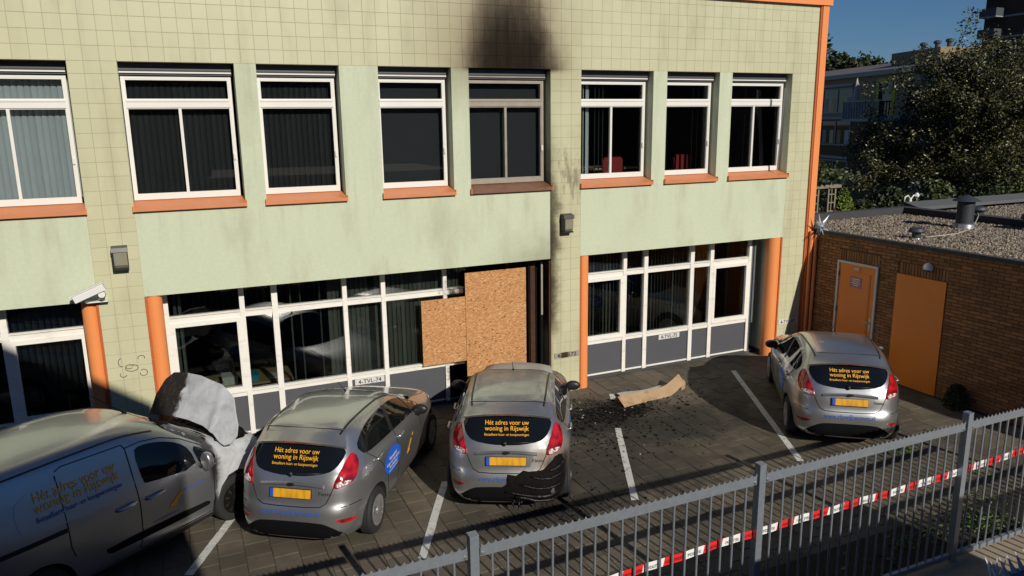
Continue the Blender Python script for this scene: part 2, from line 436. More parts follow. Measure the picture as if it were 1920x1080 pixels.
mat('van_silver', (.45, .465, .48), .32, .85, coat=.55, obj=True, hook=ash_hook)
mat('arch_dark', (.010, .010, .011), .9)
mat('car_glass', (.006, .007, .008), .03, spec=.5)
mat('trim_black', (.014, .014, .015), .45)
mat('bumper_black', (.005, .005, .006), .7, spec=.12, obj=True, fine=.1)
mat('tyre', (.018, .018, .018), .8, obj=True, fine=.1, vs=6)
mat('rim', (.55, .55, .54), .35, .8)
mat('chrome', (.65, .65, .65), .12, 1.0)
mat('lamp_red', (.38, .008, .012), .10, coat=1.0, obj=True, hook=lambda nt, vec, c, b: MIX(nt, SST(nt, NOISE(nt, vec, 9, 1, .5), .35, .7), (.15, .003, .005), (.50, .012, .015)))
mat('lamp_clear', (.62, .50, .48), .12, coat=1.0, obj=True, hook=lambda nt, vec, c, b: MIX(nt, SST(nt, NOISE(nt, vec, 45, 2, .5), .4, .65), (.22, .16, .15), (.85, .80, .78)))
mat('plate_yellow', (.72, .36, .02), .45, obj=True, hook=lambda nt, vec, c, b: MIX(nt, M(nt, 'MULTIPLY', SST(nt, NOISE(nt, SCALEV(nt, vec, (1, 9, 3)), 1.6, 2, .4), .42, .66), .55), c, (.34, .15, .012)))
mat('plate_blue', (.02, .08, .5), .45)
mat('letter_orange', (.95, .46, .015), .5)
mat('letter_blue', (.03, .09, .38), .5)
mat('letter_white', (.8, .8, .8), .5)
mat('sticker_blue', (.02, .12, .62), .4)
mat('melted', (.007, .006, .006), .38, spec=.3, obj=True, var=.5, vs=12, bump=1.0, bs=30)
mat('ash_panel', (.36, .34, .31), .75, obj=True, var=.35, vs=5, bump=.25, bs=14)
mat('cardboard', (.40, .27, .16), .8, var=.3, vs=5, fine=.08, hook=lambda nt, vec, c, b: MIX(nt, M(nt, 'MULTIPLY', SST(nt, NOISE(nt, vec, 1.7, 6, .75), .50, .66), .7), c, (.07, .045, .03)))
mat('tape_white', (.8, .8, .8), .35)
mat('tape_red', (.72, .03, .03), .35)
# ------------------------------------------------------------------ vehicle shells
def shell_mesh(tab, zs, nq=22):
    """closed body shell: horizontal slices; tab rows: z, rear x, front x, half width, rear and front corner exponents"""
    tab = np.array(tab); z = tab[:, 0]
    cols = [pchip(z, tab[:, k], zs) for k in range(1, 6)]
    rows = []
    for i, zz in enumerate(zs):
        xr, xf, w, nr, nf = [c[i] for c in cols]
        cx = (xr+xf)/2; a = (xf-xr)/2
        t = np.linspace(0, math.pi/2, 300)
        def quad(n):
            c = np.abs(np.cos(t))**(2/n); s = np.abs(np.sin(t))**(2/n)
            X = a*c; Y = w*s
            L = np.concatenate([[0], np.cumsum(np.hypot(np.diff(X), np.diff(Y)))]); L /= L[-1]
            q = np.linspace(0, 1, nq+1)
            return np.interp(q, L, X), np.interp(q, L, Y)
        rX, rY = quad(nr); fX, fY = quad(nf)
        ring = [(cx-rX[k], rY[k]) for k in range(nq+1)]                 # rear centre -> left side
        ring += [(cx+fX[k], fY[k]) for k in range(nq-1, -1, -1)]        # left side -> front centre
        ring += [(cx+fX[k], -fY[k]) for k in range(1, nq+1)]
        ring += [(cx-rX[k], -rY[k]) for k in range(nq-1, 0, -1)]
        rows.append([(x, y, zz) for x, y in ring])
    n = len(rows[0]); v = [p for r in rows for p in r]
    f = []
    for i in range(len(rows)-1):
        for j in range(n): f.append((i*n+j, i*n+(j+1) % n, (i+1)*n+(j+1) % n, (i+1)*n+j))
    f.append(tuple(range(n))); f.append(tuple(range((len(rows)-1)*n, len(rows)*n)))
    mb = MB(); mb.v = v; mb.f = f; mb.m = [0]*len(f)
    return mb
HATCH = [
 (.17, .14, 3.80, .72, 5, 4.5), (.22, .05, 3.86, .79, 5, 4.2), (.30, .01, 3.92, .825, 5, 4), (.40, .0, 3.95, .838, 5, 3.8),
 (.52, .0, 3.955, .846, 5, 3.6), (.60, .02, 3.94, .852, 5, 3.6), (.66, .05, 3.91, .855, 5, 3.6), (.74, .07, 3.85, .855, 5, 3.6),
 (.80, .083, 3.75, .852, 5, 3.8), (.86, .10, 3.60, .846, 5, 4.2), (.92, .122, 3.38, .834, 4.8, 4.6), (.97, .15, 3.12, .815, 4.8, 5), (1.02, .18, 2.88, .79, 4.6, 4.6),
 (1.10, .235, 2.64, .75, 4.6, 4.4), (1.20, .305, 2.43, .70, 4.6, 4.4), (1.30, .38, 2.21, .648, 4.6, 4.4), (1.36, .43, 2.06, .612, 4.6, 4.2),
 (1.40, .49, 1.93, .575, 4.4, 4), (1.43, .58, 1.80, .52, 4, 4), (1.452, .72, 1.66, .43, 4, 4), (1.465, .9, 1.5, .30, 3.5, 3.5), (1.472, 1.08, 1.34, .13, 3, 3)]
VAN = [
 (.18, .12, 3.95, .74, 6, 4.5), (.24, .04, 4.05, .82, 6, 4.2), (.34, .0, 4.12, .86, 6, 4), (.48, .0, 4.157, .872, 6.5, 3.6), (.62, .01, 4.157, .88, 7, 3.5),
 (.74, .015, 4.13, .882, 7, 3.5), (.84, .02, 4.06, .88, 7, 3.6), (.92, .03, 3.92, .875, 7, 3.8), (1.0, .04, 3.68, .862, 7, 4.0), (1.06, .05, 3.42, .848, 7, 4.4), (1.12, .06, 3.26, .832, 7, 4.6),
 (1.25, .08, 3.07, .795, 7, 4.6), (1.40, .105, 2.85, .75, 7, 4.5), (1.52, .13, 2.66, .71, 7, 4.3), (1.60, .16, 2.50, .675, 7, 4), (1.66, .20, 2.33, .625, 6, 4), (1.70, .27, 2.16, .55, 5, 4), (1.725, .40, 1.95, .42, 4, 4), (1.74, .65, 1.65, .25, 4, 4)]
def zlist(tab, hood):
    z = [r[0] for r in tab]; out = []
    for a, b in zip(z[:-1], z[1:]):
        k = 4 if hood[0] <= a < hood[1] else 3
        out += [a+(b-a)*i/k for i in range(k)]
    return out+[z[-1]]
def cut_arches(mb, axles, r, yin, zc):
    """cut the four wheel arches out of a shell; faces of the cut become material 1"""
    me = mb.mesh('shell', [], False)
    ob = bpy.data.objects.new('shell', me); COL.objects.link(ob)
    c = MB()
    for ax in axles:
        for sgn in (-1, 1):
            c.lathe([(r, min(yin*sgn, 1.2*sgn)), (r, max(yin*sgn, 1.2*sgn))], 40, (ax, 0, zc), 1)
    cm = c.mesh('cutter', []); co = bpy.data.objects.new('cutter', cm); COL.objects.link(co)
    mod = ob.modifiers.new('b', 'BOOLEAN'); mod.operation = 'DIFFERENCE'; mod.object = co; mod.solver = 'EXACT'
    dg = bpy.context.evaluated_depsgraph_get(); dg.update()
    out = bpy.data.meshes.new_from_object(ob.evaluated_get(dg))
    bpy.data.objects.remove(ob); bpy.data.objects.remove(co)
    for p in out.polygons:
        ce = p.center; p.material_index = 0
        for ax in axles:
            d = math.hypot(ce.x-ax, ce.z-zc)
            if abs(ce.y) > yin-.01 and d < r+.002 and (abs(abs(ce.y)-yin) < .004 or abs(p.normal.y) < .15): p.material_index = 1
        if ce.z < .171 or (p.normal.z < -.9 and ce.z < .25): p.material_index = 1
    auto_smooth(out, R_(40))
    return out
class Shell:
    def __init__(s, tab, hood):
        me = shell_mesh(tab, zlist(tab, hood)).mesh('shell', [])
        bm = bmesh.new(); bm.from_mesh(me); s.bvh = BVHTree.FromBMesh(bm); bm.free(); bpy.data.meshes.remove(me)
    def snap(s, p, n, off):
        n = Vector(n); p = Vector(p)
        h = s.bvh.ray_cast(p + n*.45, -n, .9)
        if h[0] is None:
            h = s.bvh.find_nearest(p)
        return h[0] + n*off
    def newell(s, pts):
        n = Vector((0, 0, 0)); c = Vector((0, 0, 0))
        for a, b in zip(pts, pts[1:]+pts[:1]):
            n += Vector(((a[1]-b[1])*(a[2]+b[2]), (a[2]-b[2])*(a[0]+b[0]), (a[0]-b[0])*(a[1]+b[1]))); c += Vector(a)
        c /= len(pts); n.normalize()
        if n.dot(c - Vector((1.9, 0, .7))) < 0: n = -n
        return n, c
    def patch(s, pts, m, off=.004, h=.07, round_=1, thick=.012, jag=0.0, lump=0.0, name='patch', normal=None):
        """a panel lying on the shell, outline pts (3D, near the shell)"""
        pts = [Vector(p) for p in pts]
        n, c = s.newell(pts)
        if normal is not None: n = Vector(normal).normalized()
        e1 = n.cross(Vector((0, 0, 1)));  e1 = e1.normalized() if e1.length > .1 else Vector((1, 0, 0))
        e2 = n.cross(e1)
        q = [((p-c).dot(e1), (p-c).dot(e2)) for p in pts]
        for _ in range(round_):
            q = [x for a, b in zip(q, q[1:]+q[:1]) for x in ((a[0]*.75+b[0]*.25, a[1]*.75+b[1]*.25), (a[0]*.25+b[0]*.75, a[1]*.25+b[1]*.75))]
        r = []
        for a, b in zip(q, q[1:]+q[:1]):
            L = math.hypot(a[0]-b[0], a[1]-b[1]); k = max(1, int(L/h))
            for i in range(k):
                t = i/k; r.append((a[0]+(b[0]-a[0])*t+random.uniform(-jag, jag), a[1]+(b[1]-a[1])*t+random.uniform(-jag, jag)))
        bm = bmesh.new()
        vs = [bm.verts.new((x, y, 0)) for x, y in r]; bm.faces.new(vs)
        bmesh.ops.triangulate(bm, faces=bm.faces[:])
        for _ in range(5):
            long = [e for e in bm.edges if e.calc_length() > h*1.5 and not e.is_boundary]
            if not long: break
            bmesh.ops.subdivide_edges(bm, edges=long, cuts=1)
            bmesh.ops.triangulate(bm, faces=[f for f in bm.faces if len(f.verts) > 3])
        bd = {v for e in bm.edges if e.is_boundary for v in e.verts}
        for v in bm.verts:
            p = c + e1*v.co.x + e2*v.co.y
            l = random.uniform(-.3, 1)*lump if (lump and v not in bd) else 0
            v.co = s.snap(p, n, off + l)
        bmesh.ops.recalc_face_normals(bm, faces=bm.faces[:])
        fs = bm.faces[:]
        if sum(f.normal.dot(n) for f in fs) < 0: bmesh.ops.reverse_faces(bm, faces=fs)
        if thick:
            ed = [e for e in bm.edges if e.is_boundary]
            ex = bmesh.ops.extrude_edge_only(bm, edges=ed)
            for v in [g for g in ex['geom'] if isinstance(g, bmesh.types.BMVert)]: v.co -= n*thick
            bmesh.ops.recalc_face_normals(bm, faces=bm.faces[:])
        me = bpy.data.meshes.new(name); bm.to_mesh(me); bm.free()
        for mm in (m if isinstance(m, (list, tuple)) else [m]): me.materials.append(mm)
        auto_smooth(me, R_(35) if not lump else R_(60))
        return me
    def ribbon(s, pts, w, m, n, off=.003, step=.06, name='seam'):
        n = Vector(n).normalized(); P = []
        for a, b in zip(pts[:-1], pts[1:]):
            a, b = Vector(a), Vector(b); k = max(1, int((b-a).length/step))
            P += [a.lerp(b, i/k) for i in range(k)]
        P.append(Vector(pts[-1]))
        P = [s.snap(p, n, off) for p in P]
        mb = MB(); v = []
        for i, p in enumerate(P):
            t = (P[min(i+1, len(P)-1)]-P[max(i-1, 0)]).normalized(); sd = t.cross(n).normalized()*w/2
            v += [p-sd, p+sd, p-sd-n*.01, p+sd-n*.01]
        f = []
        for i in range(len(P)-1):
            a, b = 4*i, 4*i+4
            f += [(a, a+1, b+1, b), (a+2, a, b, b+2), (a+1, a+3, b+3, b+1)]
        mb.add(v, f)
        return mb.mesh(name, m, False)
    def text(s, txt, size, P, eu, ev, m, off=.005, bold=0.0, align='CENTER', width=None, name='lettering', space=1.0):
        me = text_mesh(txt, size, align, bold, space=space)
        eu = Vector(eu).normalized(); ev = Vector(ev).normalized(); n = eu.cross(ev).normalized(); P = Vector(P)
        xs = [v.co.x for v in me.vertices]
        k = width/(max(xs)-min(xs)) if width else 1.0
        for v in me.vertices:
            v.co = s.snap(P + eu*v.co.x*k + ev*v.co.y, n, off)
        me.materials.clear(); me.materials.append(m); me.name = name
        return me
def mir(pts): return [(x, -y, z) for x, y, z in pts]
def sym(half): return list(half) + [(x, -y, z) for x, y, z in reversed(half) if abs(y) > 1e-6]

class Kit:
    """parts of a vehicle: (name, mesh, matrix, parent index)"""
    def __init__(s): s.p = []
    def add(s, name, me, mtx=None, par=None, label=None):
        s.p.append((name, me, mtx, par, label)); return len(s.p)-1
    def make(s, root, skip=()):
        obs = {}
        for i, (name, me, mtx, par, label) in enumerate(s.p):
            if i in skip or (par in skip): continue
            o = link(name, me, root if par is None else obs[par], False)
            if mtx is not None: o.matrix_basis = mtx
            if label: o['label'] = label
            obs[i] = o
        return obs
def wheel_meshes(R, w, spokes, tyre, silver, dark, name='wheel'):
    t = MB()
    rr = R*.66
    t.lathe([(rr, -w/2+.01), (R*.80, -w/2), (R*.93, -w/2+.008), (R*.985, -w/2+.03), (R, -w/2+.055), (R, w/2-.055), (R*.985, w/2-.03), (R*.93, w/2-.008), (R*.80, w/2), (rr, w/2-.01), (rr, -w/2+.01)], 40, (0, 0, 0), 1)
    for k in range(3):
        g = -w*.25+k*w*.25
        t.lathe([(R*1.001, g-.006), (R*1.001, g+.006)], 40, (0, 0, 0), 1, 1)
    tm = t.mesh('wheel', [tyre, dark], R_(35))
    r = MB()
    r.lathe([(rr*.99, -.07), (rr*.98, .02), (.0, .025), (.0, -.07)][:3], 32, (0, w/2-.045, 0), 1, 1)
    r.lathe([(rr*1.0, 0), (rr*1.0, .028), (rr*.90, .03), (rr*.88, .0)], 36, (0, w/2-.03, 0), 1, 0)
    r.lathe([(.065, 0), (.062, .035), (.03, .045), (.005, .045)], 20, (0, w/2-.03, 0), 1, 0)
    for k in range(spokes):
        a = 2*math.pi*k/spokes
        Mx = Matrix.Translation((0, w/2-.03, 0)) @ Matrix.Rotation(a, 4, 'Y')
        r.prism([(.05, -.020), (rr*.93, -.026), (rr*.93, .026), (.05, .020)], 1, .0, .03, 0, Mx)
    rm = r.mesh('rim', [silver, dark], R_(30))
    return tm, rm
# ------------------------------------------------------------------ the three hatchbacks
G = MATS
HS = Shell(HATCH, (.74, 1.0))
WR = .295; HAX = (.70, 3.19)
hatch_shell = cut_arches(shell_mesh(HATCH, zlist(HATCH, (.74, 1.0))), HAX, .345, .52, .30)
def hatch_kit():
    K = Kit()
    S = HS
    body = K.add('body', hatch_shell)
    rear_n = (-1, 0, .35)
    # rear window with its lettering and wiper
    rw = sym([(.375, 0, 1.295), (.385, .3, 1.285), (.41, .50, 1.25), (.43, .585, 1.20), (.34, .565, 1.12), (.25, .515, 1.05), (.19, .43, 1.0), (.155, .2, .967), (.15, 0, .962)])
    w = K.add('rear_window', S.patch(rw, G['car_glass'], .006, .08, 1, name='rear_window'))
    ev = (.40, 0, .92); eu = (0, -1, 0)
    K.add('lettering', S.text('Hét adres voor uw', .086, (.30, 0, 1.187), eu, ev, G['letter_orange'], .010, .0, width=.57), par=w)
    K.add('lettering', S.text('woning in Rijswijk', .086, (.262, 0, 1.121), eu, ev, G['letter_orange'], .010, .0, width=.575), par=w)
    K.add('lettering', S.text('Betaalbare huur- en koopwoningen', .046, (.223, 0, 1.066), eu, ev, G['letter_orange'], .010, .0, width=.578), par=w)
    wp = MB(); a = S.snap((.16, .02, .985), rear_n, .02); wl = S.snap((.19, -.38, 1.00), rear_n, .022)
    wp.tube([a, a.lerp(wl, .5)+Vector((-.012, 0, .004)), wl], [.012, .009, .006], 6); wp.lathe([(.028, -.02), (.028, .015), (.01, .02)], 12, tuple(a), 0)
    K.add('wiper', wp.mesh('wiper', G['trim_black'], True))
    # spoiler over the rear window with the third brake lamp
    sp = MB(); rows = []
    ys = [-.60, -.585, -.55, -.45, -.3, -.15, 0, .15, .3, .45, .55, .585, .60]
    for y in ys:
        k = abs(y)/.60; t = k**3
        front = S.snap((.58+.02*k, y*.86, 1.42-.05*k), (-.25, 0, 1), .004)
        te = Vector((.292+.115*t, y*.965, 1.338-.075*t-.012*k))
        lo = te + Vector((.012, 0, -.028)); inn = S.snap((.42+.02*k, y*.93, 1.27-.04*t), rear_n, -.02)
        mid = front.lerp(te, .5) + Vector((0, 0, .006))
        rows.append([front, front.lerp(te, .22)+Vector((0, 0, .004)), mid, te+Vector((.03, 0, .009)), te, lo, inn])
    n = len(rows[0]); v = [p for r in rows for p in r]; f = [(i*n+j, (i+1)*n+j, (i+1)*n+j+1, i*n+j+1) for i in range(len(rows)-1) for j in range(n-1)]
    f += [tuple(range(n)), tuple((len(rows)-1)*n+j for j in range(n))]
    sp.add(v, f)
    spi = K.add('spoiler', sp.mesh('spoiler', G['silver'], R_(38)))
    bl = MB(); bl.box(.298, .312, -.17, .17, 1.318, 1.333); K.add('brake_lamp', bl.mesh('brake_lamp', G['lamp_red']), par=spi)
    K.add('roof_seam', S.ribbon([(.60, .515, 1.36), (.56, .45, 1.40), (.535, .25, 1.42), (.53, 0, 1.425), (.535, -.25, 1.42), (.56, -.45, 1.40), (.60, -.515, 1.36)], .006, G['bumper_black'], (-.25, 0, 1), .006, name='roof_seam'))
    # tail lamps
    tl = [(.47, .625, 1.175), (.50, .69, 1.09), (.40, .735, .985), (.30, .720, .90), (.20, .645, .853), (.115, .515, .835), (.14, .515, .90), (.185, .54, .965), (.27, .575, 1.05), (.37, .595, 1.125)]
    for s_ in (1, -1):
        q = tl if s_ == 1 else mir(tl)
        i = K.add('tail_lamp', S.patch(q, G['lamp_red'], .012, .05, 1, .02, name='tail_lamp'))
        cl = [(.155, .545, .915), (.255, .655, .91), (.275, .69, .895), (.20, .632, .862), (.13, .530, .848)]
        K.add('clear_lens', S.patch(cl if s_ == 1 else mir(cl), G['lamp_clear'], .015, .05, 1, .006, name='clear_lens'), par=i)
    # tailgate: seam, grip bar, plate
    hs = [(.16, .525, .93), (.12, .508, .84), (.095, .475, .76), (.066, .432, .675), (.044, .36, .636), (.036, .2, .628), (.036, 0, .627)]
    seam = hs + [(x, -y, z) for x, y, z in reversed(hs[:-1])]
    K.add('tailgate_seam', S.ribbon(seam, .011, G['trim_black'], (-1, 0, .1), .003, name='tailgate_seam'))
    gb = MB()
    for y0, y1 in ((-.40, .40),):
        pr = [(-.018, -.016), (-.026, .004), (-.012, .018), (.03, .022), (.03, -.02)]
        vv = []
        yy = [y0+(y1-y0)*i/12 for i in range(13)]
        for y in yy:
            b0 = S.snap((.11, y, .885-.02*abs(y/.4)**2), (-1, 0, 0), 0)
            vv += [b0+Vector((p[0], 0, p[1])) for p in pr]
        ff = [(i*5+j, i*5+(j+1) % 5, (i+1)*5+(j+1) % 5, (i+1)*5+j) for i in range(12) for j in range(5)] + [tuple(range(5)), tuple(60+j for j in range(5))]
        gb.add(vv, ff)
    gi = K.add('grip_bar', gb.mesh('grip_bar', G['silver'], R_(40)))
    bd = MB(); bd.lathe([(.048, 0), (.044, .012), (.0, .014)], 20, (0, 0, 0), 0)
    for i, p in enumerate(bd.v): bd.v[i] = (.078 - p[0], p[1], .892 + p[2]*.42)
    K.add('badge', bd.mesh('badge', G['trim_black'], R_(40)), par=gi)
    rec = [(.10, .36, .855), (.085, .345, .80), (.064, .30, .705), (.062, 0, .70), (.064, -.30, .705), (.085, -.345, .80), (.10, -.36, .855)]
    K.add('plate_recess', S.patch(rec, G['silver'], .0025, .07, 0, .0, name='plate_recess'))
    pl = MB()
    Mp = Matrix.Translation((.062, 0, .785)) @ Matrix.Rotation(R_(13), 4, 'Y')
    pl.box(-.012, .008, -.262, .262, -.057, .057, 0, Mp)
    pi = K.add('number_plate', pl.mesh('number_plate', G['trim_black']))
    yp = MB(); yp.box(-.015, -.011, -.257, .214, -.052, .052, 0, Mp); K.add('yellow_field', yp.mesh('yellow_field', G['plate_yellow']), par=pi)
    bp = MB(); bp.box(-.015, -.011, .216, .257, -.052, .052, 0, Mp); K.add('blue_strip', bp.mesh('blue_strip', G['plate_blue']), par=pi)
    K.add('lettering', S.text('Fiesta', .062, (.10, -.415, .765), (0, -1, 0), (.2, 0, 1), G['trim_black'], .006, 0, width=.15), par=body)
    # rear bumper
    bb = sym([(.0, 0, .455), (.0, .30, .452), (.02, .43, .435), (.06, .545, .36), (.12, .62, .285), (.16, .62, .20), (.10, .4, .175), (.10, 0, .172)])
    bbi = K.add('bumper_skirt', S.patch(bb, G['bumper_black'], .006, .08, 1, name='bumper_skirt', normal=(-1, 0, -.1)))
    for s_ in (1, -1):
        rf = [(.27, .735, .452), (.13, .64, .472), (.045, .53, .487), (.06, .57, .445), (.13, .652, .418), (.22, .71, .415)]
        K.add('reflector', S.patch(rf if s_ == 1 else mir(rf), G['lamp_red'], .007, .05, 1, .01, name='reflector'))
    # mouldings and side windows, doors
    url = K.add('lettering', S.text('www.rijswijkwonen.nl', .095, (.01, 0, .535), (0, -1, 0), (0, 0, 1), G['letter_blue'], .006, .006, width=.735))
    for s_ in (1, -1):
        def q(l): return l if s_ == 1 else mir(l)
        K.add('roof_moulding', S.ribbon(q([(.50, .478, 1.38), (.8, .50, 1.43), (1.2, .515, 1.44), (1.6, .53, 1.42), (1.95, .55, 1.34)]), .026, G['trim_black'], (0, .35*s_, 1), .003, name='roof_moulding'))
        nn = (0, s_, .45)
        wl_ = q([(.55, .66, 1.205), (.60, .72, 1.10), (.68, .745, 1.075), (1.2, .785, 1.05), (1.7, .80, 1.02), (2.2, .80, .985), (2.62, .79, .955), (2.60, .72, 1.06), (2.36, .685, 1.19), (2.05, .655, 1.29), (1.7, .635, 1.345), (1.3, .63, 1.36), (.95, .63, 1.345), (.72, .63, 1.29)])
        wi = K.add('side_window', S.patch(wl_, G['car_glass'], .004, .09, 1, name='side_window', normal=nn))
        K.add('pillar', S.ribbon(q([(1.47, .785, 1.035), (1.57, .63, 1.35)]), .085, G['trim_black'], nn, .008, name='pillar'), par=wi)
        K.add('pillar', S.ribbon(q([(.655, .74, 1.09), (.735, .64, 1.29)]), .035, G['trim_black'], nn, .008, name='pillar'), par=wi)
        K.add('pillar', S.ribbon(q([(2.30, .79, .975), (2.22, .67, 1.235)]), .035, G['trim_black'], nn, .008, name='pillar'), par=wi)
        sn = (0, s_, .1)
        for pl_ in ([(1.50, .78, 1.04), (1.52, .845, .8), (1.50, .85, .5), (1.47, .83, .31)], [(2.46, .80, .97), (2.52, .85, .8), (2.56, .85, .6), (2.52, .83, .31)],
                    [(.66, .745, 1.075), (.80, .80, .95), (.98, .845, .75), (1.08, .84, .6), (1.12, .83, .31)], [(1.12, .83, .30), (2.5, .83, .30)],
                    [(.34, .76, .62), (.10, .58, .62)]):
            K.add('door_seam', S.ribbon(q(pl_), .010, G['trim_black'], sn, .003, name='door_seam'))
        for hx, hz in ((.86, .945), (1.66, .91)):
            p = S.snap((hx, .84*s_, hz), (0, s_, 0), .0)
            h = MB(); h.tube([p+Vector((-.10, 0, 0)), p+Vector((-.075, .03*s_, .004)), p+Vector((.075, .032*s_, .004)), p+Vector((.10, 0, 0))], [.014, .017, .017, .012], 8)
            K.add('door_handle', h.mesh('door_handle', G['silver'], True))
        # mirror
        mr = MB(); c0 = Vector((2.36, .905*s_, 1.0))
        prof = []
        for i in range(9):
            t = i/8*math.pi; prof.append((t,))
        rings = 10; seg = 16
        vv = []
        for i in range(rings+1):
            th = math.pi*i/rings
            for j in range(seg):
                ph = 2*math.pi*j/seg
                vx = math.cos(th); rr = math.sin(th)**.7
                X = .085*vx if vx > 0 else .05*vx
                vv.append((c0.x+X, c0.y+.115*rr*math.cos(ph), c0.z+.075*rr*math.sin(ph)))
        mr.add(vv, [(i*seg+j, i*seg+(j+1) % seg, (i+1)*seg+(j+1) % seg, (i+1)*seg+j) for i in range(rings) for j in range(seg)])
        mr.tube([c0+Vector((0, -.03*s_, -.04)), c0+Vector((.0, -.10*s_, -.085))], .03, 8, 1)
        mi = K.add('mirror', mr.mesh('mirror', [G['trim_black'], G['trim_black']], True))
        # stickers
        ov = [(1.27+.31*math.cos(a*math.pi/12), .85*s_, .725+.165*math.sin(a*math.pi/12)) for a in range(24)]
        oi = K.add('oval_sticker', S.patch(ov, G['sticker_blue'], .0045, .06, 0, .0, name='oval_sticker', normal=(0, s_, 0)))
        for t_, dz, wd in (('Nieuwsbrief', .06, .28), ('koop- en vrije sector', .005, .48), ('huurhuizen?', -.05, .30), ('www.rijswijkwonen.nl', -.095, .34)):
            K.add('lettering', S.text(t_, .062 if dz > -.09 else .04, (1.27, .85*s_, .70+dz), (-s_, 0, 0), (0, 0, 1), G['letter_white'], .008, .01, width=wd), par=oi)
        lg = q([(1.86, .85, .52), (1.98, .85, .545), (1.955, .85, .575), (2.07, .85, .69), (2.02, .85, .69), (1.92, .85, .60), (1.86, .85, .545)])
        li = K.add('logo', S.patch(lg, G['letter_orange'], .0045, .05, 0, .0, name='logo', normal=(0, s_, 0)))
        K.add('logo_dot', S.patch(q([(2.08, .85, .705), (2.13, .85, .71), (2.15, .85, .745), (2.10, .85, .74)]), G['letter_orange'], .0045, .05, 0, .0, name='logo_dot', normal=(0, s_, 0)), par=li)
        K.add('lettering', S.text('rijswijk wonen', .05, (2.20, .85, .60), (-s_, 0, 0), (0, 0, 1), G['letter_blue'], .0045, 0, width=.30), par=li)
        # headlamps
        hl = q([(3.60, .62, .80), (3.42, .74, .83), (3.32, .76, .80), (3.55, .72, .70), (3.75, .55, .68), (3.78, .5, .74)])
        K.add('headlamp', S.patch(hl, G['lamp_clear'], .006, .06, 1, .01, name='headlamp', normal=(.6, s_*.6, .5)))
    # windscreen and front
    ws = sym([(2.90, 0, 1.01), (2.86, .45, 1.01), (2.72, .66, 1.02), (2.52, .66, 1.12), (2.28, .60, 1.25), (2.05, .52, 1.345), (1.96, .3, 1.38), (1.94, 0, 1.39)])
    K.add('windscreen', S.patch(ws, G['car_glass'], .004, .09, 1, name='windscreen', normal=(.55, 0, 1)))
    for y0 in (.30, -.32):
        K.add('bonnet_seam', S.ribbon([(2.95, y0*2, 1.0), (3.2, y0*2.1, .95), (3.5, y0*1.9, .85)], .01, G['trim_black'], (.2, 0, 1), .003, name='bonnet_seam'))
    gr = [(3.9, .42, .62), (3.9, -.42, .62), (3.9, -.5, .36), (3.9, .5, .36)]
    K.add('grille', S.patch(gr, G['trim_black'], .006, .08, 1, name='grille', normal=(1, 0, 0)))
    an = MB(); b0 = S.snap((1.85, 0, 1.40), (0, 0, 1), 0); an.tube([b0, b0+Vector((-.05, 0, .05)), b0+Vector((-.26, 0, .22))], [.016, .006, .003], 6)
    K.add('antenna', an.mesh('antenna', G['trim_black'], True))
    tm, rm = wheel_meshes(WR, .185, 14, G['tyre'], G['rim'], G['arch_dark'])
    for x in HAX:
        for s_ in (1, -1):
            mt = Matrix.Translation((x, .745*s_, WR)) @ (Matrix.Rotation(0, 4, 'Z') if s_ == 1 else Matrix.Rotation(math.pi, 4, 'Z'))
            wi = K.add('wheel', tm, mt); K.add('rim', rm, None, wi)
    K.ids = dict(body=body, spoiler=spi, grip=gi, skirt=bbi, url=url)
    return K
hatch_shell.materials.append(G['silver']); hatch_shell.materials.append(G['arch_dark'])
HK = hatch_kit()
def own_mesh(o, mt):
    o.data = o.data.copy(); o.data.materials[0] = mt
def hatch(loc, deg, label):
    root = thing('parked_car', (loc[0], loc[1], 0), label, 'car', 'silver hatchbacks parked along the facade', R_(deg))
    return root, HK.make(root)
carA, oA = hatch((2.019, -3.536), 55.76, 'silver hatchback with singed bonnet corner parked between the van and the burnt car')
carB, oB = hatch((4.676, -3.862), 62.45, 'silver hatchback with burnt-out rear bumper and scorched roof in front of the chipboard')
carC, oC = hatch((10.251, -4.268), 53.56, 'undamaged silver hatchback parked beside the brick shed')
own_mesh(oA[HK.ids['body']], G['silver_singed'])
# ---- fire damage on the middle car
for k in ('body', 'spoiler', 'grip'): own_mesh(oB[HK.ids[k]], G['silver_scorched'])
S = HS
bpy.data.objects.remove(oB[HK.ids['url']])
link('lettering', S.text('www.rijswi', .085, (.01, .365, .535), (0, -1, 0), (0, 0, 1), G['letter_blue'], .006, .006, 'LEFT'), carB, False)
# torn bumper corner: charred cavity, sagging folds of melted skin, drips
mel = [(.03, .0, .60), (.03, -.22, .648), (.05, -.40, .655), (.09, -.54, .70), (.16, -.64, .80), (.26, -.71, .82), (.32, -.745, .68), (.30, -.76, .50), (.20, -.72, .30), (.08, -.58, .20), (.04, -.35, .19), (.02, -.12, .22), (.02, -.02, .30), (.0, .07, .42), (.01, .02, .50)]
cav = link('charred_cavity', HS.patch(mel, G['char'], .009, .05, 0, .02, .020, .006, 'charred_cavity', normal=(-1, -.5, 0)), carB, False)
cav['label'] = 'charred black cavity where the bumper corner burnt away'
rm_ = random.Random(44)
def fold(p0, p1, sag, r0, r1, n=9):
    q = MB(); pts = []; rr = []
    for i in range(n):
        t = i/(n-1); p = Vector(p0).lerp(Vector(p1), t); p = HS.snap(p, Vector((-1, -.5, 0)).normalized(), .018)
        p.z -= sag*math.sin(t*math.pi) + rm_.uniform(-.008, .008); p.x += rm_.uniform(-.012, .006)
        pts.append(p); rr.append((r0+(r1-r0)*t)*rm_.uniform(.7, 1.3))
    q.tube(pts, rr, 7); return q.build('melted_fold', G['melted'], carB, True, False)
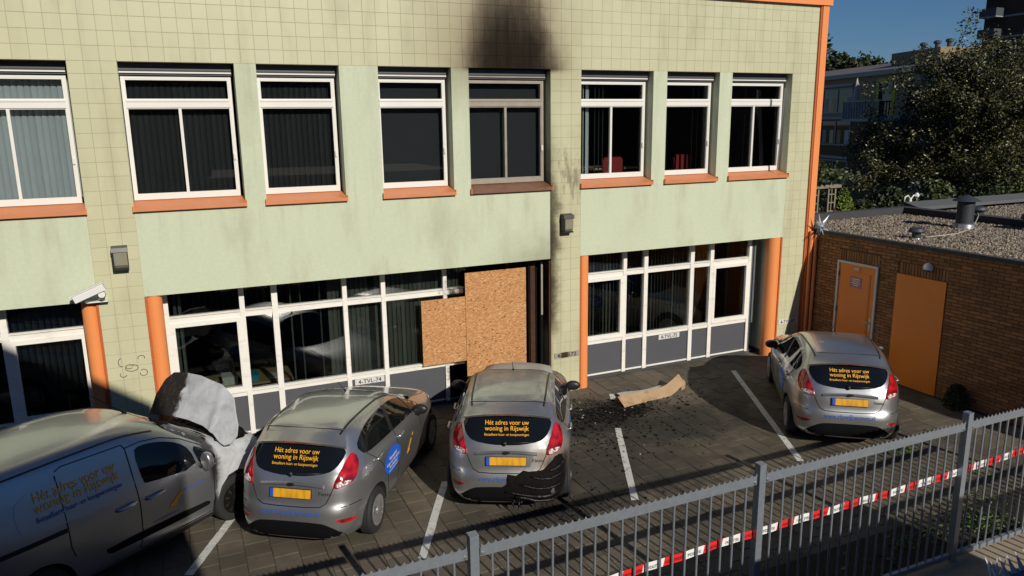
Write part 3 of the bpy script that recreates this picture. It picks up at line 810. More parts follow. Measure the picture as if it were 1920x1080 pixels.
fold((.03, .03, .40), (.20, -.70, .36), .05, .014, .030); fold((.03, -.10, .33), (.18, -.68, .27), .03, .022, .020)
fold((.05, -.30, .60), (.26, -.73, .60), .04, .012, .026); fold((.10, -.55, .66), (.27, -.735, .72), .02, .020, .030); fold((.03, -.15, .50), (.22, -.71, .48), .06, .010, .018)
bm_ = MB(); bm_.box(.06, .10, -.62, .02, .34, .42); bm_.build('bumper_beam', G['galv_dark'], carB, False, False)
dr = MB()
for i in range(9):
    y = rm_.uniform(-.60, .03); x = .04+.25*max(0, -y-.40); z = rm_.uniform(.22, .30); L = rm_.uniform(.05, .17)
    dr.tube([(x, y, z), (x-.015+rm_.uniform(-.02, .02), y+rm_.uniform(-.02, .02), z-L*.6), (x-.01, y+rm_.uniform(-.03, .03), max(z-L, .012))], [.018, .010, .003], 5)
tag(dr.build('melted_drips', G['melted'], carB, True, False), kind='stuff')
hb = MB()
rows = []
for i in range(7):
    t = i/6; xx = 2.86+.80*t; zz = .965+.04*math.sin(t*math.pi)-.05*t
    for y in (-.63, -.60, -.4, 0, .4, .60, .63):
        rows.append((xx-.10*(abs(y)/.63)**2*(1 if i else -.2), y*(1-.1*t), zz+.045*(1-(y/.63)**2)-(.10 if abs(y) > .62 else 0)))
hb.add(rows, [(i*7+j, (i+1)*7+j, (i+1)*7+j+1, i*7+j+1) for i in range(6) for j in range(6)])
lo = len(hb.v); hb.v += [(x, y, z-.02) for x, y, z in rows]; hb.f += [tuple(lo+k for k in f[::-1]) for f in hb.f[:]]; hb.m = [0]*len(hb.f)
hood_b = hb.build('bonnet', G['ash_panel'], carB, True, False); hood_b['label'] = 'burnt pale grey bonnet standing ajar'
# ------------------------------------------------------------------ the burnt delivery van
VS = Shell(VAN, (.84, 1.25))
VAX = (.86, 3.32)
van_shell = cut_arches(shell_mesh(VAN, zlist(VAN, (.84, 1.25))), VAX, .355, .54, .31)
van_shell.materials.append(G['van_silver']); van_shell.materials.append(G['arch_dark'])
van = thing('delivery_van', (-1.69, -3.58, 0), 'silver panel van with burnt white front wing and its bonnet propped open', 'van', None, R_(36))
K = Kit(); S = VS
body = K.add('body', van_shell)
for s_ in (-1, 1):
    def q(l): return l if s_ == -1 else mir(l)
    nn = (0, s_, .3)
    K.add('side_window', S.patch(q([(2.07, -.75, 1.43), (2.17, -.72, 1.46), (2.42, -.715, 1.41), (2.66, -.72, 1.30), (2.775, -.76, 1.18), (2.80, -.86, .955), (2.13, -.855, 1.035), (2.085, -.845, 1.06)]), G['car_glass'], .004, .09, 1, name='side_window', normal=nn))
    K.add('side_window', S.patch(q([(2.81, -.74, 1.21), (2.99, -.75, 1.10), (3.11, -.81, .99), (3.02, -.85, .92), (2.84, -.86, .94)]), G['car_glass'], .004, .08, 1, name='side_window', normal=nn))
    # load bay side: recessed field, sliding door outline
    fld = q([(.77, -.745, 1.42), (1.19, -.735, 1.445), (1.95, -.735, 1.43), (1.985, -.83, 1.13), (1.97, -.86, 1.0), (1.2, -.86, 1.005), (.76, -.85, 1.03), (.72, -.80, 1.2)])
    K.add('side_field', S.patch(fld, G['van_silver'], .004, .09, 1, .008, name='side_field', normal=nn))
    for pl_ in ([(1.21, -.70, 1.53), (1.29, -.695, 1.558), (1.96, -.695, 1.535), (1.99, -.71, 1.49), (1.985, -.83, 1.13), (1.996, -.88, .81), (1.99, -.87, .45), (1.95, -.85, .30)],
                [(1.20, -.72, 1.50), (1.195, -.78, 1.30), (1.185, -.87, .957), (1.188, -.88, .72), (1.22, -.88, .60)],
                [(1.99, -.71, 1.49), (2.2, -.70, 1.49), (2.45, -.69, 1.44), (2.7, -.69, 1.33), (2.95, -.72, 1.16), (3.05, -.80, 1.0), (3.01, -.86, .85), (3.0, -.85, .40), (2.97, -.84, .30)],
                [(1.95, -.85, .29), (2.97, -.84, .29)]):
        K.add('door_seam', S.ribbon(q(pl_), .012, G['trim_black'], (0, s_, .2), .004, name='door_seam'))
    K.add('roof_gutter', S.ribbon(q([(.22, -.62, 1.60), (.75, -.655, 1.615), (1.34, -.655, 1.62), (2.0, -.64, 1.60), (2.4, -.63, 1.535)]), .02, G['trim_black'], (0, s_*.8, 1), .004, name='roof_gutter'))
    K.add('rubbing_strip', S.patch(q([(1.55, -.87, .455), (1.56, -.87, .51), (2.85, -.87, .475), (2.93, -.87, .44), (2.88, -.87, .40), (1.62, -.87, .42)]), G['bumper_black'], .014, .09, 1, .014, name='rubbing_strip', normal=(0, s_, 0)))
    K.add('door_rail', S.ribbon(q([(.16, -.87, .935), (.6, -.87, .935), (1.175, -.87, .925)]), .05, G['trim_black'], (0, s_, 0), .004, name='door_rail'))
    K.add('sill', S.ribbon(q([(1.22, -.84, .25), (2.98, -.84, .25)]), .09, G['trim_black'], (0, s_, -.2), .004, name='sill'))
    for hx, hz in ((1.83, .885), (2.19, .865)):
        p = S.snap((hx, .88*s_, hz), (0, s_, 0), 0)
        h = MB(); h.tube([p+Vector((-.12, 0, 0)), p+Vector((-.09, .03*s_, .004)), p+Vector((.09, .032*s_, .004)), p+Vector((.12, 0, 0))], [.016, .021, .021, .014], 8)
        hi = K.add('door_handle', h.mesh('door_handle', G['silver'], True))
    tl_ = q([(.05, -.80, 1.35), (.16, -.83, 1.30), (.16, -.86, .85), (.05, -.84, .85)])
    K.add('tail_lamp', S.patch(tl_, G['lamp_red'], .01, .08, 1, .015, name='tail_lamp', normal=(-.8, s_*.8, 0)))
    mr = MB(); c0 = Vector((2.83, .985*s_, 1.05)); vv = []; rings, seg = 10, 16
    for i in range(rings+1):
        th = math.pi*i/rings
        for j in range(seg):
            ph = 2*math.pi*j/seg; vx = math.cos(th); rr = math.sin(th)**.6
            vv.append((c0.x+(.08 if vx > 0 else .03)*vx, c0.y+.085*rr*math.cos(ph), c0.z+.115*rr*math.sin(ph)))
    mr.add(vv, [(i*seg+j, i*seg+(j+1) % seg, (i+1)*seg+(j+1) % seg, (i+1)*seg+j) for i in range(rings) for j in range(seg)])
    mr.tube([c0+Vector((0, -.05*s_, -.05)), c0+Vector((.02, -.13*s_, -.10))], .035, 8, 1)
    mi = K.add('mirror', mr.mesh('mirror', [G['silver'], G['trim_black']], True))
    # lettering on the load bay
    eu = (-s_, 0, 0); ev = (0, -s_*.32, .95)
    for t_, sz, z_, y_, wd, m_ in (('Hét adres voor uw', .155, 1.315, -.775, .88, 'letter_orange'), ('woning in Rijswijk', .155, 1.212, -.805, .92, 'letter_orange'), ('Betaalbare huur- en koopwoningen', .085, 1.118, -.832, .92, 'letter_blue')):
        K.add('lettering', S.text(t_, sz, (1.375, -y_*s_ if s_ > 0 else y_, z_), eu, ev, G[m_], .010, .004, width=wd), par=body)
    lg = q([(2.35, -.88, .62), (2.47, -.88, .645), (2.46, -.88, .675), (2.55, -.88, .775), (2.505, -.88, .775), (2.41, -.88, .69), (2.35, -.88, .645)])
    li = K.add('logo', S.patch(lg, G['letter_orange'], .005, .06, 0, .0, name='logo', normal=(0, s_, 0)))
    K.add('lettering', S.text('rijswijk wonen', .06, (2.70, .88*s_, .745), (-s_, 0, 0), (0, 0, 1), G['letter_blue'], .005, 0, width=.32), par=li)
    K.add('lettering', S.text('www.rijswijkwonen.nl', .05, (2.30, .88*s_, .53), (-s_, 0, 0), (0, 0, 1), G['letter_blue'], .005, 0, width=.34), par=li)
ws = sym([(3.30, 0, 1.10), (3.24, .45, 1.10), (3.06, .70, 1.12), (2.86, .68, 1.27), (2.66, .63, 1.42), (2.52, .55, 1.52), (2.50, .3, 1.56), (2.50, 0, 1.575)])
K.add('windscreen', S.patch(ws, G['car_glass'], .004, .09, 1, name='windscreen', normal=(.6, 0, 1)))
bay = sym([(3.36, 0, 1.075), (3.30, .5, 1.065), (3.22, .68, 1.05), (3.55, .66, .97), (3.85, .55, .90), (3.98, .3, .86), (4.0, 0, .86)])
K.add('engine_bay', S.patch(bay, G['char'], .006, .06, 1, .01, .012, .045, 'engine_bay', normal=(.2, 0, 1)), label='charred black engine bay')
fen = [(3.12, -.80, 1.0), (3.26, -.74, 1.04), (3.50, -.75, .97), (3.66, -.74, .88), (3.66, -.77, .76), (3.55, -.80, .66), (3.40, -.82, .66), (3.24, -.84, .65), (3.10, -.85, .55), (3.02, -.853, .40), (3.0, -.858, .62), (3.02, -.858, .86)]
K.add('front_wing', S.patch(fen, G['van_silver'], .012, .06, 0, .012, .008, .003, 'front_wing', normal=(.2, -1, .3)), label='front wing burnt to bare whitish metal')
an = MB(); b0 = S.snap((2.50, 0, 1.6), (0, 0, 1), 0); an.tube([b0, b0+Vector((-.06, 0, .05)), b0+Vector((-.40, 0, .36))], [.022, .008, .004], 6)
K.add('antenna', an.mesh('antenna', G['trim_black'], True))
# bonnet swung up
ang = R_(65)
outl = [(.74, 1.17), (.72, 1.42), (.60, 1.63), (.44, 1.74), (.22, 1.77), (-.12, 1.775), (-.55, 1.72), (-.78, 1.60), (-.88, 1.44), (-.97, 1.32), (-1.0, 1.20), (-.95, 1.10), (-.86, 1.06), (-.76, 1.08), (-.62, 1.15), (-.40, 1.21), (-.1, 1.235), (.2, 1.23), (.5, 1.20)]
bm = bmesh.new()
vs = [bm.verts.new((y, (z-1.08)/math.sin(ang), 0)) for y, z in outl]; bm.faces.new(vs); bmesh.ops.triangulate(bm, faces=bm.faces[:])
for _ in range(4):
    long = [e for e in bm.edges if e.calc_length() > .1]
    if not long: break
    bmesh.ops.subdivide_edges(bm, edges=long, cuts=1); bmesh.ops.triangulate(bm, faces=[f for f in bm.faces if len(f.verts) > 3])
for v in bm.verts:
    y, t = v.co.x, v.co.y
    x = 3.25 + t*math.cos(ang); z = 1.08 + t*math.sin(ang)
    b_ = .06*(1-((y+.1)/.9)**2) + .012*math.sin(y*5+t*3) - .025*(math.exp(-((y-.05)**2+(t-.56)**2)/.004)) + .02*math.exp(-((y+.55)/.03)**2)
    v.co = (x - b_*math.sin(ang), y, z + b_*math.cos(ang))
bmesh.ops.recalc_face_normals(bm, faces=bm.faces[:])
bmesh.ops.solidify(bm, geom=bm.faces[:], thickness=.025)
me = bpy.data.meshes.new('bonnet'); bm.to_mesh(me); bm.free(); me.materials.append(G['van_silver']); auto_smooth(me, R_(45))
K.add('bonnet', me, label='open bonnet burnt black on one half and ash white on the other')
rm_b = wheel_meshes(.305, .19, 10, G['tyre'], G['char'], G['arch_dark'])[1]
tm, rm = wheel_meshes(.305, .19, 10, G['tyre'], G['rim'], G['arch_dark'])
for x in VAX:
    for s_ in (1, -1):
        mt = Matrix.Translation((x, .77*s_, .305)) @ (Matrix.Rotation(0 if s_ == 1 else math.pi, 4, 'Z'))
        wi = K.add('wheel', tm, mt); K.add('rim', rm if x < 1 else rm_b, None, wi)
K.make(van)
# ------------------------------------------------------------------ ground and paving
mb = MB(); mb.box(-400, 500, -300, 600, -.40, -.060)
ground = tag(mb.build('ground', mat('earth', (.06, .06, .035), 1.0, var=.3, vs=.6)), kind='structure')
PAV = tag(bpy.data.objects.new('parking_pavement', MB().add([(-4.5, -6.9, -.004), (13.62, -6.9, -.004), (13.62, .75, -.004), (-4.5, .75, -.004), (-4.5, -6.9, -.055), (13.62, -6.9, -.055), (13.62, .75, -.055), (-4.5, .75, -.055)],
      [(0, 1, 2, 3), (4, 7, 6, 5), (0, 4, 5, 1), (1, 5, 6, 2), (2, 6, 7, 3), (3, 7, 4, 0)]).mesh('parking_pavement', G['joint'])), kind='structure')
COL.objects.link(PAV)
def px_depth(p):
    d = Vector(p) - CAM_POS
    f = d.dot(_f)
    return d.dot(_r2)/f*1419.64+960, 540-d.dot(_u2)/f*1419.64, f
sl = MB(); w = .147; b_ = .004
sl.add([(-w, -w, -.02), (w, -w, -.02), (w, w, -.02), (-w, w, -.02), (-w, -w, .006-b_), (w, -w, .006-b_), (w, w, .006-b_), (-w, w, .006-b_), (-w+b_, -w+b_, .006), (w-b_, -w+b_, .006), (w-b_, w-b_, .006), (-w+b_, w-b_, .006)],
       [(0, 1, 5, 4), (1, 2, 6, 5), (2, 3, 7, 6), (3, 0, 4, 7), (4, 5, 9, 8), (5, 6, 10, 9), (6, 7, 11, 10), (7, 4, 8, 11), (8, 9, 10, 11)])
slab_me = sl.mesh('paving_slab', G['slab'])
cells = []
rs = random.Random(3)
for i in range(60):
    for j in range(25):
        x = -4.35 + .30*i; y = .40 - .30*j - (.15 if i % 2 else 0)
        if x > 13.5 or y < -6.75: continue
        u, v, d = px_depth((x, y, 0))
        vis = -40 < u < 1960 and 0 < v < 1120
        z = rs.uniform(-.003, .003)
        tilt = (rs.gauss(0, .006), rs.gauss(0, .006), rs.gauss(0, .008))
        cells.append((d if vis else 1e3+d, x+rs.gauss(0, .002), y+rs.gauss(0, .002), z, tilt))
cells.sort()
# keep single slabs where the photo shows them open (not under vehicles or hidden by the van)
rest = MB()
n_single = 0
def hidden(x, y):
    for (cx, cy, a, L) in ((2.019, -3.536, 55.76, 3.9), (4.676, -3.862, 62.45, 3.9), (10.251, -4.268, 53.56, 3.9), (-1.69, -3.58, 36, 4.1)):
        dx, dy = x-cx, y-cy; c, s = math.cos(R_(a)), math.sin(R_(a))
        lx, ly = dx*c+dy*s, -dx*s+dy*c
        if .1 < lx < L and abs(ly) < .8: return True
    return False
for d, x, y, z, tilt in cells:
    if d < 1e3 and n_single < 300 and not hidden(x, y):
        o = link('paving_slab', slab_me, PAV); o.location = (x, y, z); o.rotation_euler = tilt; n_single += 1
    else:
        Mx = Matrix.Translation((x, y, z)) @ Matrix.Rotation(tilt[2], 4, 'Z') @ Matrix.Rotation(tilt[0], 4, 'X') @ Matrix.Rotation(tilt[1], 4, 'Y')
        rest.add([Mx @ Vector(p) for p in sl.v], sl.f)
tag(rest.build('paving_slabs', G['slab_rest'], PAV), kind='stuff')
mb = MB(); mb.box(-30, 7.0, -30, -6.92, -.058, .001); tag(mb.build('footpath', mat('path_dark', (.085, .075, .06), .95, var=.2, vs=2, fine=.15)), kind='structure')
mb = MB(); mb.box(7.0, 40, -30, -6.92, -.058, .002)
tag(mb.build('sandy_path', G['sand']), kind='structure')
mb = MB(); mb.box(-4.5, 13.6, -6.90, -6.18, -.03, .0125); tag(mb.build('shade_strip', mat('strip_dark', (.020, .017, .012), 1.0, var=.5, vs=5, fine=.3, bump=.8, bs=40)), kind='structure')  # near-black strip added to deepen the shade along the fence foot
# bay lines, a row of painted strips
def line(name, x0, y0, x1, y1, w=.10):
    p = Vector((x0, y0, 0)); q = Vector((x1, y1, 0)); n = (q-p).normalized().cross(Vector((0, 0, 1)))*w/2
    m = MB(); k = max(1, int((q-p).length/.33)); rr = random.Random(int(x0*100))
    for i in range(k):
        a = p.lerp(q, i/k) + (q-p).normalized()*.005; b = p.lerp(q, (i+1)/k) - (q-p).normalized()*.005
        j = [rr.uniform(-.008, .008) for _ in range(4)]
        pts = [a-n*(1+j[0]*9), a+n*(1+j[1]*9), b+n*(1+j[2]*9), b-n*(1+j[3]*9)]
        m.add([(s.x, s.y, .0065) for s in pts]+[(s.x, s.y, .0125) for s in pts], [(4, 5, 6, 7), (0, 1, 5, 4), (1, 2, 6, 5), (2, 3, 7, 6), (3, 0, 4, 7)])
    return tag(m.build(name, G['line_paint'], PAV))
for (a, b) in (((1.75, -1.62), (.86, -3.45)), ((4.30, -2.52), (3.40, -4.27)), ((7.56, -1.95), (6.45, -4.16)), ((8.33, -.50), (8.20, -.78)), ((11.28, -.43), (9.36, -4.21)), ((-1.4, -1.9), (-2.4, -3.9))):
    line('bay_line', *a, *b)
# fire debris swept together: too small to tell apart
rr = random.Random(5); m = MB()
for cx, cy, sx, sy, n in ((7.9, -1.30, .42, .22, 900), (7.45, -1.35, .4, .35, 500), (8.3, -2.1, .6, .5, 160), (7.0, -2.4, .35, .5, 160), (5.6, -3.95, .5, .25, 120), (1.95, -2.15, .35, .25, 120), (7.1, -.5, .4, .2, 100), (9.0, -1.1, .7, .25, 80)):
    for _ in range(n):
        x = rr.gauss(cx, sx); y = min(rr.gauss(cy, sy), .3); r = rr.uniform(.004, .014)*(1 if rr.random() < .93 else 2.0)
        if x > 7.3 and x < 7.93 and y > -.05: continue
        t = rr.uniform(0, 6.3); M4 = Matrix.Translation((x, y, .008+r*.25)) @ Matrix.Rotation(t, 4, 'Z') @ Matrix.Rotation(rr.uniform(-.5, .5), 4, 'X')
        m.box(-r*rr.uniform(.6, 2.2), r, -r, r*rr.uniform(.5, 1.2), -r*.3, r*.35, 0 if rr.random() < .985 else 1, M4)
tag(m.build('fire_debris', [G['char'], G['ash_panel']]), 'loose black charred scraps and ash strewn on the paving', 'debris', kind='stuff')
# a torn-off piece of trim
t = thing('torn_board', (8.9, -1.05, 0), 'bent beige board with a curled scorched end lying on the sooty paving', 'board')
b1 = MB(); n = 14; v = []
P0 = Vector((8.17, -1.20, 0)); P1 = Vector((9.70, -1.02, 0)); dn = (P1-P0).normalized(); nn = Vector((-dn.y, dn.x, 0))
for i in range(n+1):
    s = i/n; lift = .02 + .13*max(0, (s-.72)/.28)**1.4 + .01*math.sin(s*9)
    wd = .20-.03*s; c = P0.lerp(P1, s) + nn*(.10*max(0, s-.72)/.28)
    for (k, h) in ((0, .0), (1, .13)):
        v.append(c + nn*(wd*k) + Vector((0, 0, lift+h)))
f = [(i*2, i*2+2, i*2+3, i*2+1) for i in range(n)]
b1.add(v, f); b1.add([p - Vector((0, 0, .014)) - nn*.004 for p in v], [g[::-1] for g in f])
b1.build('face_strip', G['cardboard'], t, R_(50))
b2 = MB(); v = []
Q0 = Vector((8.38, -.95, 0)); Q1 = Vector((9.45, -.86, 0))
for i in range(9):
    s = i/8
    for k in (0, 1): v.append(Q0.lerp(Q1, s) + nn*(.30*k*(1-.3*s)) + Vector((0, 0, .03+.03*k+.015*math.sin(s*7+k))))
f = [(i*2, i*2+2, i*2+3, i*2+1) for i in range(8)]
b2.add(v, f); b2.add([p - Vector((0, 0, .02)) for p in v], [g[::-1] for g in f])
b2.build('back_strip', mat('board_grey', (.38, .36, .33), .85, var=.35, vs=9), t, R_(50))
b3 = MB(); e = v[-1]
C3 = P1 + nn*.10
b3.prism([(-.06, 0), (.07, 0), (.09, .11), (.02, .20), (-.03, .15)], 1, -.01, .01, 0, Matrix.Translation(C3+Vector((0, .05, 0))) @ Matrix.Rotation(R_(25), 4, 'Z'))
b3.build('curled_end', G['cardboard'], t)
# ------------------------------------------------------------------ the office building
OFF = thing('office_building', (4.0, 1.0, 0), 'two-storey office with cream tiles, pale green render and orange trim', 'building')
XL = -20*T; XR = 66*T
DEP = .22
def part(name, mb, m, par=OFF, smooth=False): return mb.build(name, m, par, smooth)
ups = [('w1', -7.5*T, 0, 'light', 1), ('w2', 3*T, 10.5*T, 'dark', 1), ('w3', 12*T, 18*T, 'dark', 0), ('w4', 21*T, 27*T, 'screen', 0), ('w5', 28.5*T, 36*T, 'screen', 1), ('w6', 39*T, 46.5*T, 'curtain', 1), ('w7', 48*T, 54*T, 'room', 0), ('w8', 55.5*T, 63*T, 'tilt', 1)]
WB = 3.90      # underside of the window openings
# rendered fields: spandrels, piers, window soffits
bays = [(XL, 0, 'a'), (3*T, 36*T, 'b'), (39*T, 63*T, 'c')]
for x0, x1, _ in bays:
    m = MB(); m.box(x0, x1, .003, .30, 2.61, WB); m.box(x0, x1, .30, .80, 2.61, 2.80); part('rendered_spandrel', m, G['plaster'])
xs = [u[2] for u in ups]; lefts = [u[1] for u in ups]
for a, b in ((XL, -7.5*T), (10.5*T, 12*T), (18*T, 21*T), (27*T, 28.5*T), (46.5*T, 48*T), (54*T, 55.5*T)):
    m = MB(); m.box(a, b, .0035, .30, WB, Z0); part('rendered_pier', m, G['plaster'])
# tiled band and columns: backing, then tiles
m = MB(); m.box(XL, XR, .006, .5, Z0, 7.262); part('tile_backing', m, G['grout'])
cols = [(0, 3), (36, 39), (63, 66)]
for a, b in cols:
    m = MB(); m.box(a*T, b*T, .006, .5, 0, Z0); part('tile_backing', m, G['grout'])
    for sx, k in ((a*T, -1), (b*T, 1)):
        if (a, k) in ((63, 1),): continue
        m = MB(); m.box(sx-.002 if k < 0 else sx-.03, sx+.03 if k < 0 else sx+.002, .010, .78, 0.0, 2.61); m.box(sx-.002 if k < 0 else sx-.03, sx+.03 if k < 0 else sx+.002, .010, .30, WB, Z0)
        part('column_reveal', m, G['plaster'])
tiles = []
for i in range(-20, 66):
    for r in range(0, 7):
        z0, z1 = zr(r), min(zr(r+1), 7.26)
        tiles.append((i*T, (i+1)*T, z0, z1))
for a, b in cols:
    for i in range(a, b):
        for r in range(-30, 0):
            z0, z1 = (zr(r), zr(r+1)) if r < -1 else (zr(-1), Z0)
            tiles.append((i*T, (i+1)*T, max(z0, .012), z1))
def tile_verts(w, h):
    g = .0022; b = .003
    x, z = w/2-g, h/2-g
    return [(-x, 0, -z), (x, 0, -z), (x, 0, z), (-x, 0, z), (-x, -.0015, -z), (x, -.0015, -z), (x, -.0015, z), (-x, -.0015, z), (-x+b, -.0035, -z+b), (x-b, -.0035, -z+b), (x-b, -.0035, z-b), (-x+b, -.0035, z-b)]
TF = [(0, 1, 5, 4), (1, 2, 6, 5), (2, 3, 7, 6), (3, 0, 4, 7), (4, 5, 9, 8), (5, 6, 10, 9), (6, 7, 11, 10), (7, 4, 8, 11), (8, 9, 10, 11)]
tm_cache = {}
def key(t):
    u, v, d = px_depth(((t[0]+t[1])/2, 0, (t[2]+t[3])/2))
    vis = -10 < u < 1930 and -5 < v < 1085
    return (d if vis else 1e3)/(t[3]-t[2])
tiles.sort(key=key)
rest = MB(); rt = random.Random(11)
for n, (x0, x1, z0, z1) in enumerate(tiles):
    h = z1-z0; tl = (rt.gauss(0, .0015), 0, rt.gauss(0, .0015)); c = ((x0+x1)/2, .006, (z0+z1)/2)
    if n < 300:
        k = round(h, 3)
        if k not in tm_cache:
            q = MB(); q.add(tile_verts(T, h), TF); tm_cache[k] = q.mesh('wall_tile', G['tile'])
        o = link('wall_tile', tm_cache[k], OFF); o.location = c; o.rotation_euler = tl
    else:
        Mx = Matrix.Translation(c) @ Matrix.Rotation(tl[2], 4, 'Z') @ Matrix.Rotation(tl[0], 4, 'X')
        rest.add([Mx @ Vector(p) for p in tile_verts(T, h)], TF)
tag(part('wall_tiles', rest, G['tile_rest']), kind='stuff')
# coping, corner strip, roof, rest of the volume
m = MB(); m.prism([(-.075, 7.262), (-.075, 7.40), (-.05, 7.42), (.35, 7.42), (.35, 7.262)], 0, XL, 13.66); part('roof_coping', m, G['orange_trim'])
m = MB(); m.box(XR+.002, XR+.045, -.030, .2, 0, 7.26); part('corner_strip', m, G['orange_dark'])
m = MB(); m.box(XR+.045, 13.60, -.045, .2, 0, 7.255); part('corner_strip', m, G['orange_trim'])
m = MB(); m.box(XL, 13.55, .36, 11, 7.15, 7.24); part('flat_roof', m, G['roof_felt'])
m = MB(); m.box(13.45, 13.56, .2, 11, 0, 7.2); m.box(XL, XL+.1, .5, 11, 0, 7.2); m.box(XL+.1, 13.45, 10.9, 11, 0, 7.2); part('rear_walls', m, G['brick_rest'])
# rooms behind the windows
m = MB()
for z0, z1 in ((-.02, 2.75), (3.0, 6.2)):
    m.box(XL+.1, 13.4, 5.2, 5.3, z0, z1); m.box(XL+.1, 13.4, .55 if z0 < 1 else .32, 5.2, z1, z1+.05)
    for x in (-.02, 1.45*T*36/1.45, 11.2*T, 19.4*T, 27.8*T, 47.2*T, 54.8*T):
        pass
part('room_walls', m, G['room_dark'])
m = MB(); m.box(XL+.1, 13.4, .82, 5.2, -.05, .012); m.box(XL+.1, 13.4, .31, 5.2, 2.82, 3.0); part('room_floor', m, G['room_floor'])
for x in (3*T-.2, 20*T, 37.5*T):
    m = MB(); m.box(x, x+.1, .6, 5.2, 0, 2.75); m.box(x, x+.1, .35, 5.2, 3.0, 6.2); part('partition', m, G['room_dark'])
# ---- upper windows
def slat_mesh(name, w, z0, z1, m):
    q = MB(); n = 5; v = []
    for i in range(n):
        s = i/(n-1)*2-1; v += [(s*w/2, .012*s*s, z0), (s*w/2, .012*s*s, z1)]
    q.add(v, [(i*2, i*2+2, i*2+3, i*2+1) for i in range(n-1)])
    q.add([(x, y+.002, z) for x, y, z in v], [(i*2, i*2+1, i*2+3, i*2+2) for i in range(n-1)])
    return q.mesh(name, m, True)
SLAT_L = slat_mesh('blind_slat', .087, 4.08, 5.72, G['slat_light']); SLAT_D = slat_mesh('blind_slat', .087, 4.08, 5.72, G['slat_dark'])
SLAT_G = slat_mesh('blind_slat', .085, .80, 2.60, G['slat_green']); SLAT_GD = slat_mesh('blind_slat', .085, .80, 2.60, G['slat_dark'])
def put_slat(me, x, y, rz, par, rx=0):
    o = link('blind_slat', me, par); o.location = (x, y, 0); o.rotation_euler = (rx, 0, rz); return o
for nm, x0, x1, kind, mull in ups:
    fm = G['frame_smoked'] if nm == 'w5' else G['white_frame']
    fy = DEP - .02
    a, b = x0+.012, x1-.045
    zb, zt = 4.005, 5.755
    m = MB(); W = .040
    m.box(a, a+W, fy, fy+.07, zb, zt); m.box(b-W, b, fy, fy+.07, zb, zt)
    m.box(a+W, b-W, fy+.002, fy+.07, zb, zb+.075); m.box(a+W, b-W, fy+.002, fy+.07, zt-W, zt); m.box(a+W, b-W, fy-.012, fy+.07, 5.315, 5.40)
    m.box(a+W, b-W, fy-.022, fy+.05, 5.40, 5.425)
    fr = part('window', m, fm)
    def sub(name, mb_, mt, sm=False): return part(name, mb_, mt, fr, sm)
    # sash frames
    q = MB(); s = .016; y0, y1 = fy+.004, fy+.055
    for u0, u1, v0, v1 in ((a+W, b-W, zb+.075, 5.315), (a+W, b-W, 5.425, zt-W)):
        q.box(u0, u0+s, y0, y1, v0, v1); q.box(u1-s, u1, y0, y1, v0, v1); q.box(u0+s, u1-s, y0, y1, v0, v0+s); q.box(u0+s, u1-s, y0, y1, v1-s, v1)
    sub('sash', q, fm)
    xm = (a+b)/2
    if mull:
        q = MB(); q.box(xm-.02, xm+.02, fy+.0, fy+.058, zb+.075, 5.315); sub('mullion', q, fm)
    for u0, u1, v0, v1 in ([(a+W+.01, xm, zb+.08, 5.31), (xm, b-W-.01, zb+.08, 5.31)] if mull else [(a+W+.01, b-W-.01, zb+.08, 5.31)]) + [(a+W+.01, b-W-.01, 5.43, zt-W-.005)]:
        q = MB(); q.box(u0, u1, fy+.030, fy+.036, v0, v1); sub('pane', q, G['window_glass'])
    q = MB(); q.prism([(fy-.05, Z0-.003), (fy-.05, Z0-.10), (fy-.035, Z0-.13), (fy-.035, zt+.012), (fy+.07, zt+.002), (fy+.07, Z0-.003)], 0, x0+.004, x1-.035); sub('shutter_box', q, G['shutter_grey'])
    q = MB(); q.box(x0+.004, x1-.038, fy-.062, fy-.045, zt+.038, zt+.058); sub('shutter_rail', q, fm)
    # sill
    q = MB(); q.prism([(fy+.03, 4.003), (-.055, 3.915), (-.058, 3.862), (-.045, 3.862), (-.042, 3.90), (fy+.03, 3.985)], 0, x0-.012, x1+.012)
    so = sub('sill', q, G['sill_burnt'] if nm == 'w5' else G['sill_orange'])
    [sub('sill_end', MB().box(xe-.005, xe+.005, -.06, .02, 3.86, 3.95), G['orange_trim']) for xe in (x0-.011, x1+.011)]
    for zz in (4.55,):
        q = MB(); q.box(b-W-.01, b-W+.02, fy-.022, fy, zz, zz+.09); sub('window_handle', q, G['white_frame'])
    # behind the glass
    yb = fy+.16
    if kind == 'light':
        n = int((x1-x0)/.079)
        for i in range(n): put_slat(SLAT_L, x0+.05+i*.079, yb, .35, fr)
    elif kind == 'dark':
        n = int((x1-x0)/.083)
        for i in range(n): put_slat(SLAT_D, x0+.05+i*.083, yb, .25, fr)
    elif kind == 'screen':
        q = MB(); q.box(x0+.02, x1-.05, yb, yb+.01, 4.06, 5.75); sub('roller_screen', q, G['screen_dark'])
    elif kind == 'curtain':
        for i in range(4): put_slat(SLAT_L, x0+.08+i*.085, yb, .30 if i != 2 else 1.0, fr)
        for i in range(3): put_slat(SLAT_D, x0+.5+i*.085, yb, .9, fr)
    elif kind == 'tilt':
        o = put_slat(SLAT_L, x0+.85, yb, .9, fr); o.rotation_euler = (0, R_(-5.5), 1.2); o.location = (x0+1.42, yb, -.05)
        for i in (0, 1, 2, 6): put_slat(SLAT_D, x0+.12+i*.09, yb, 1.0, fr)
    else:
        for i in (0, 1, 6, 7, 8): put_slat(SLAT_D, x0+.16+i*.12, yb, 1.1, fr)
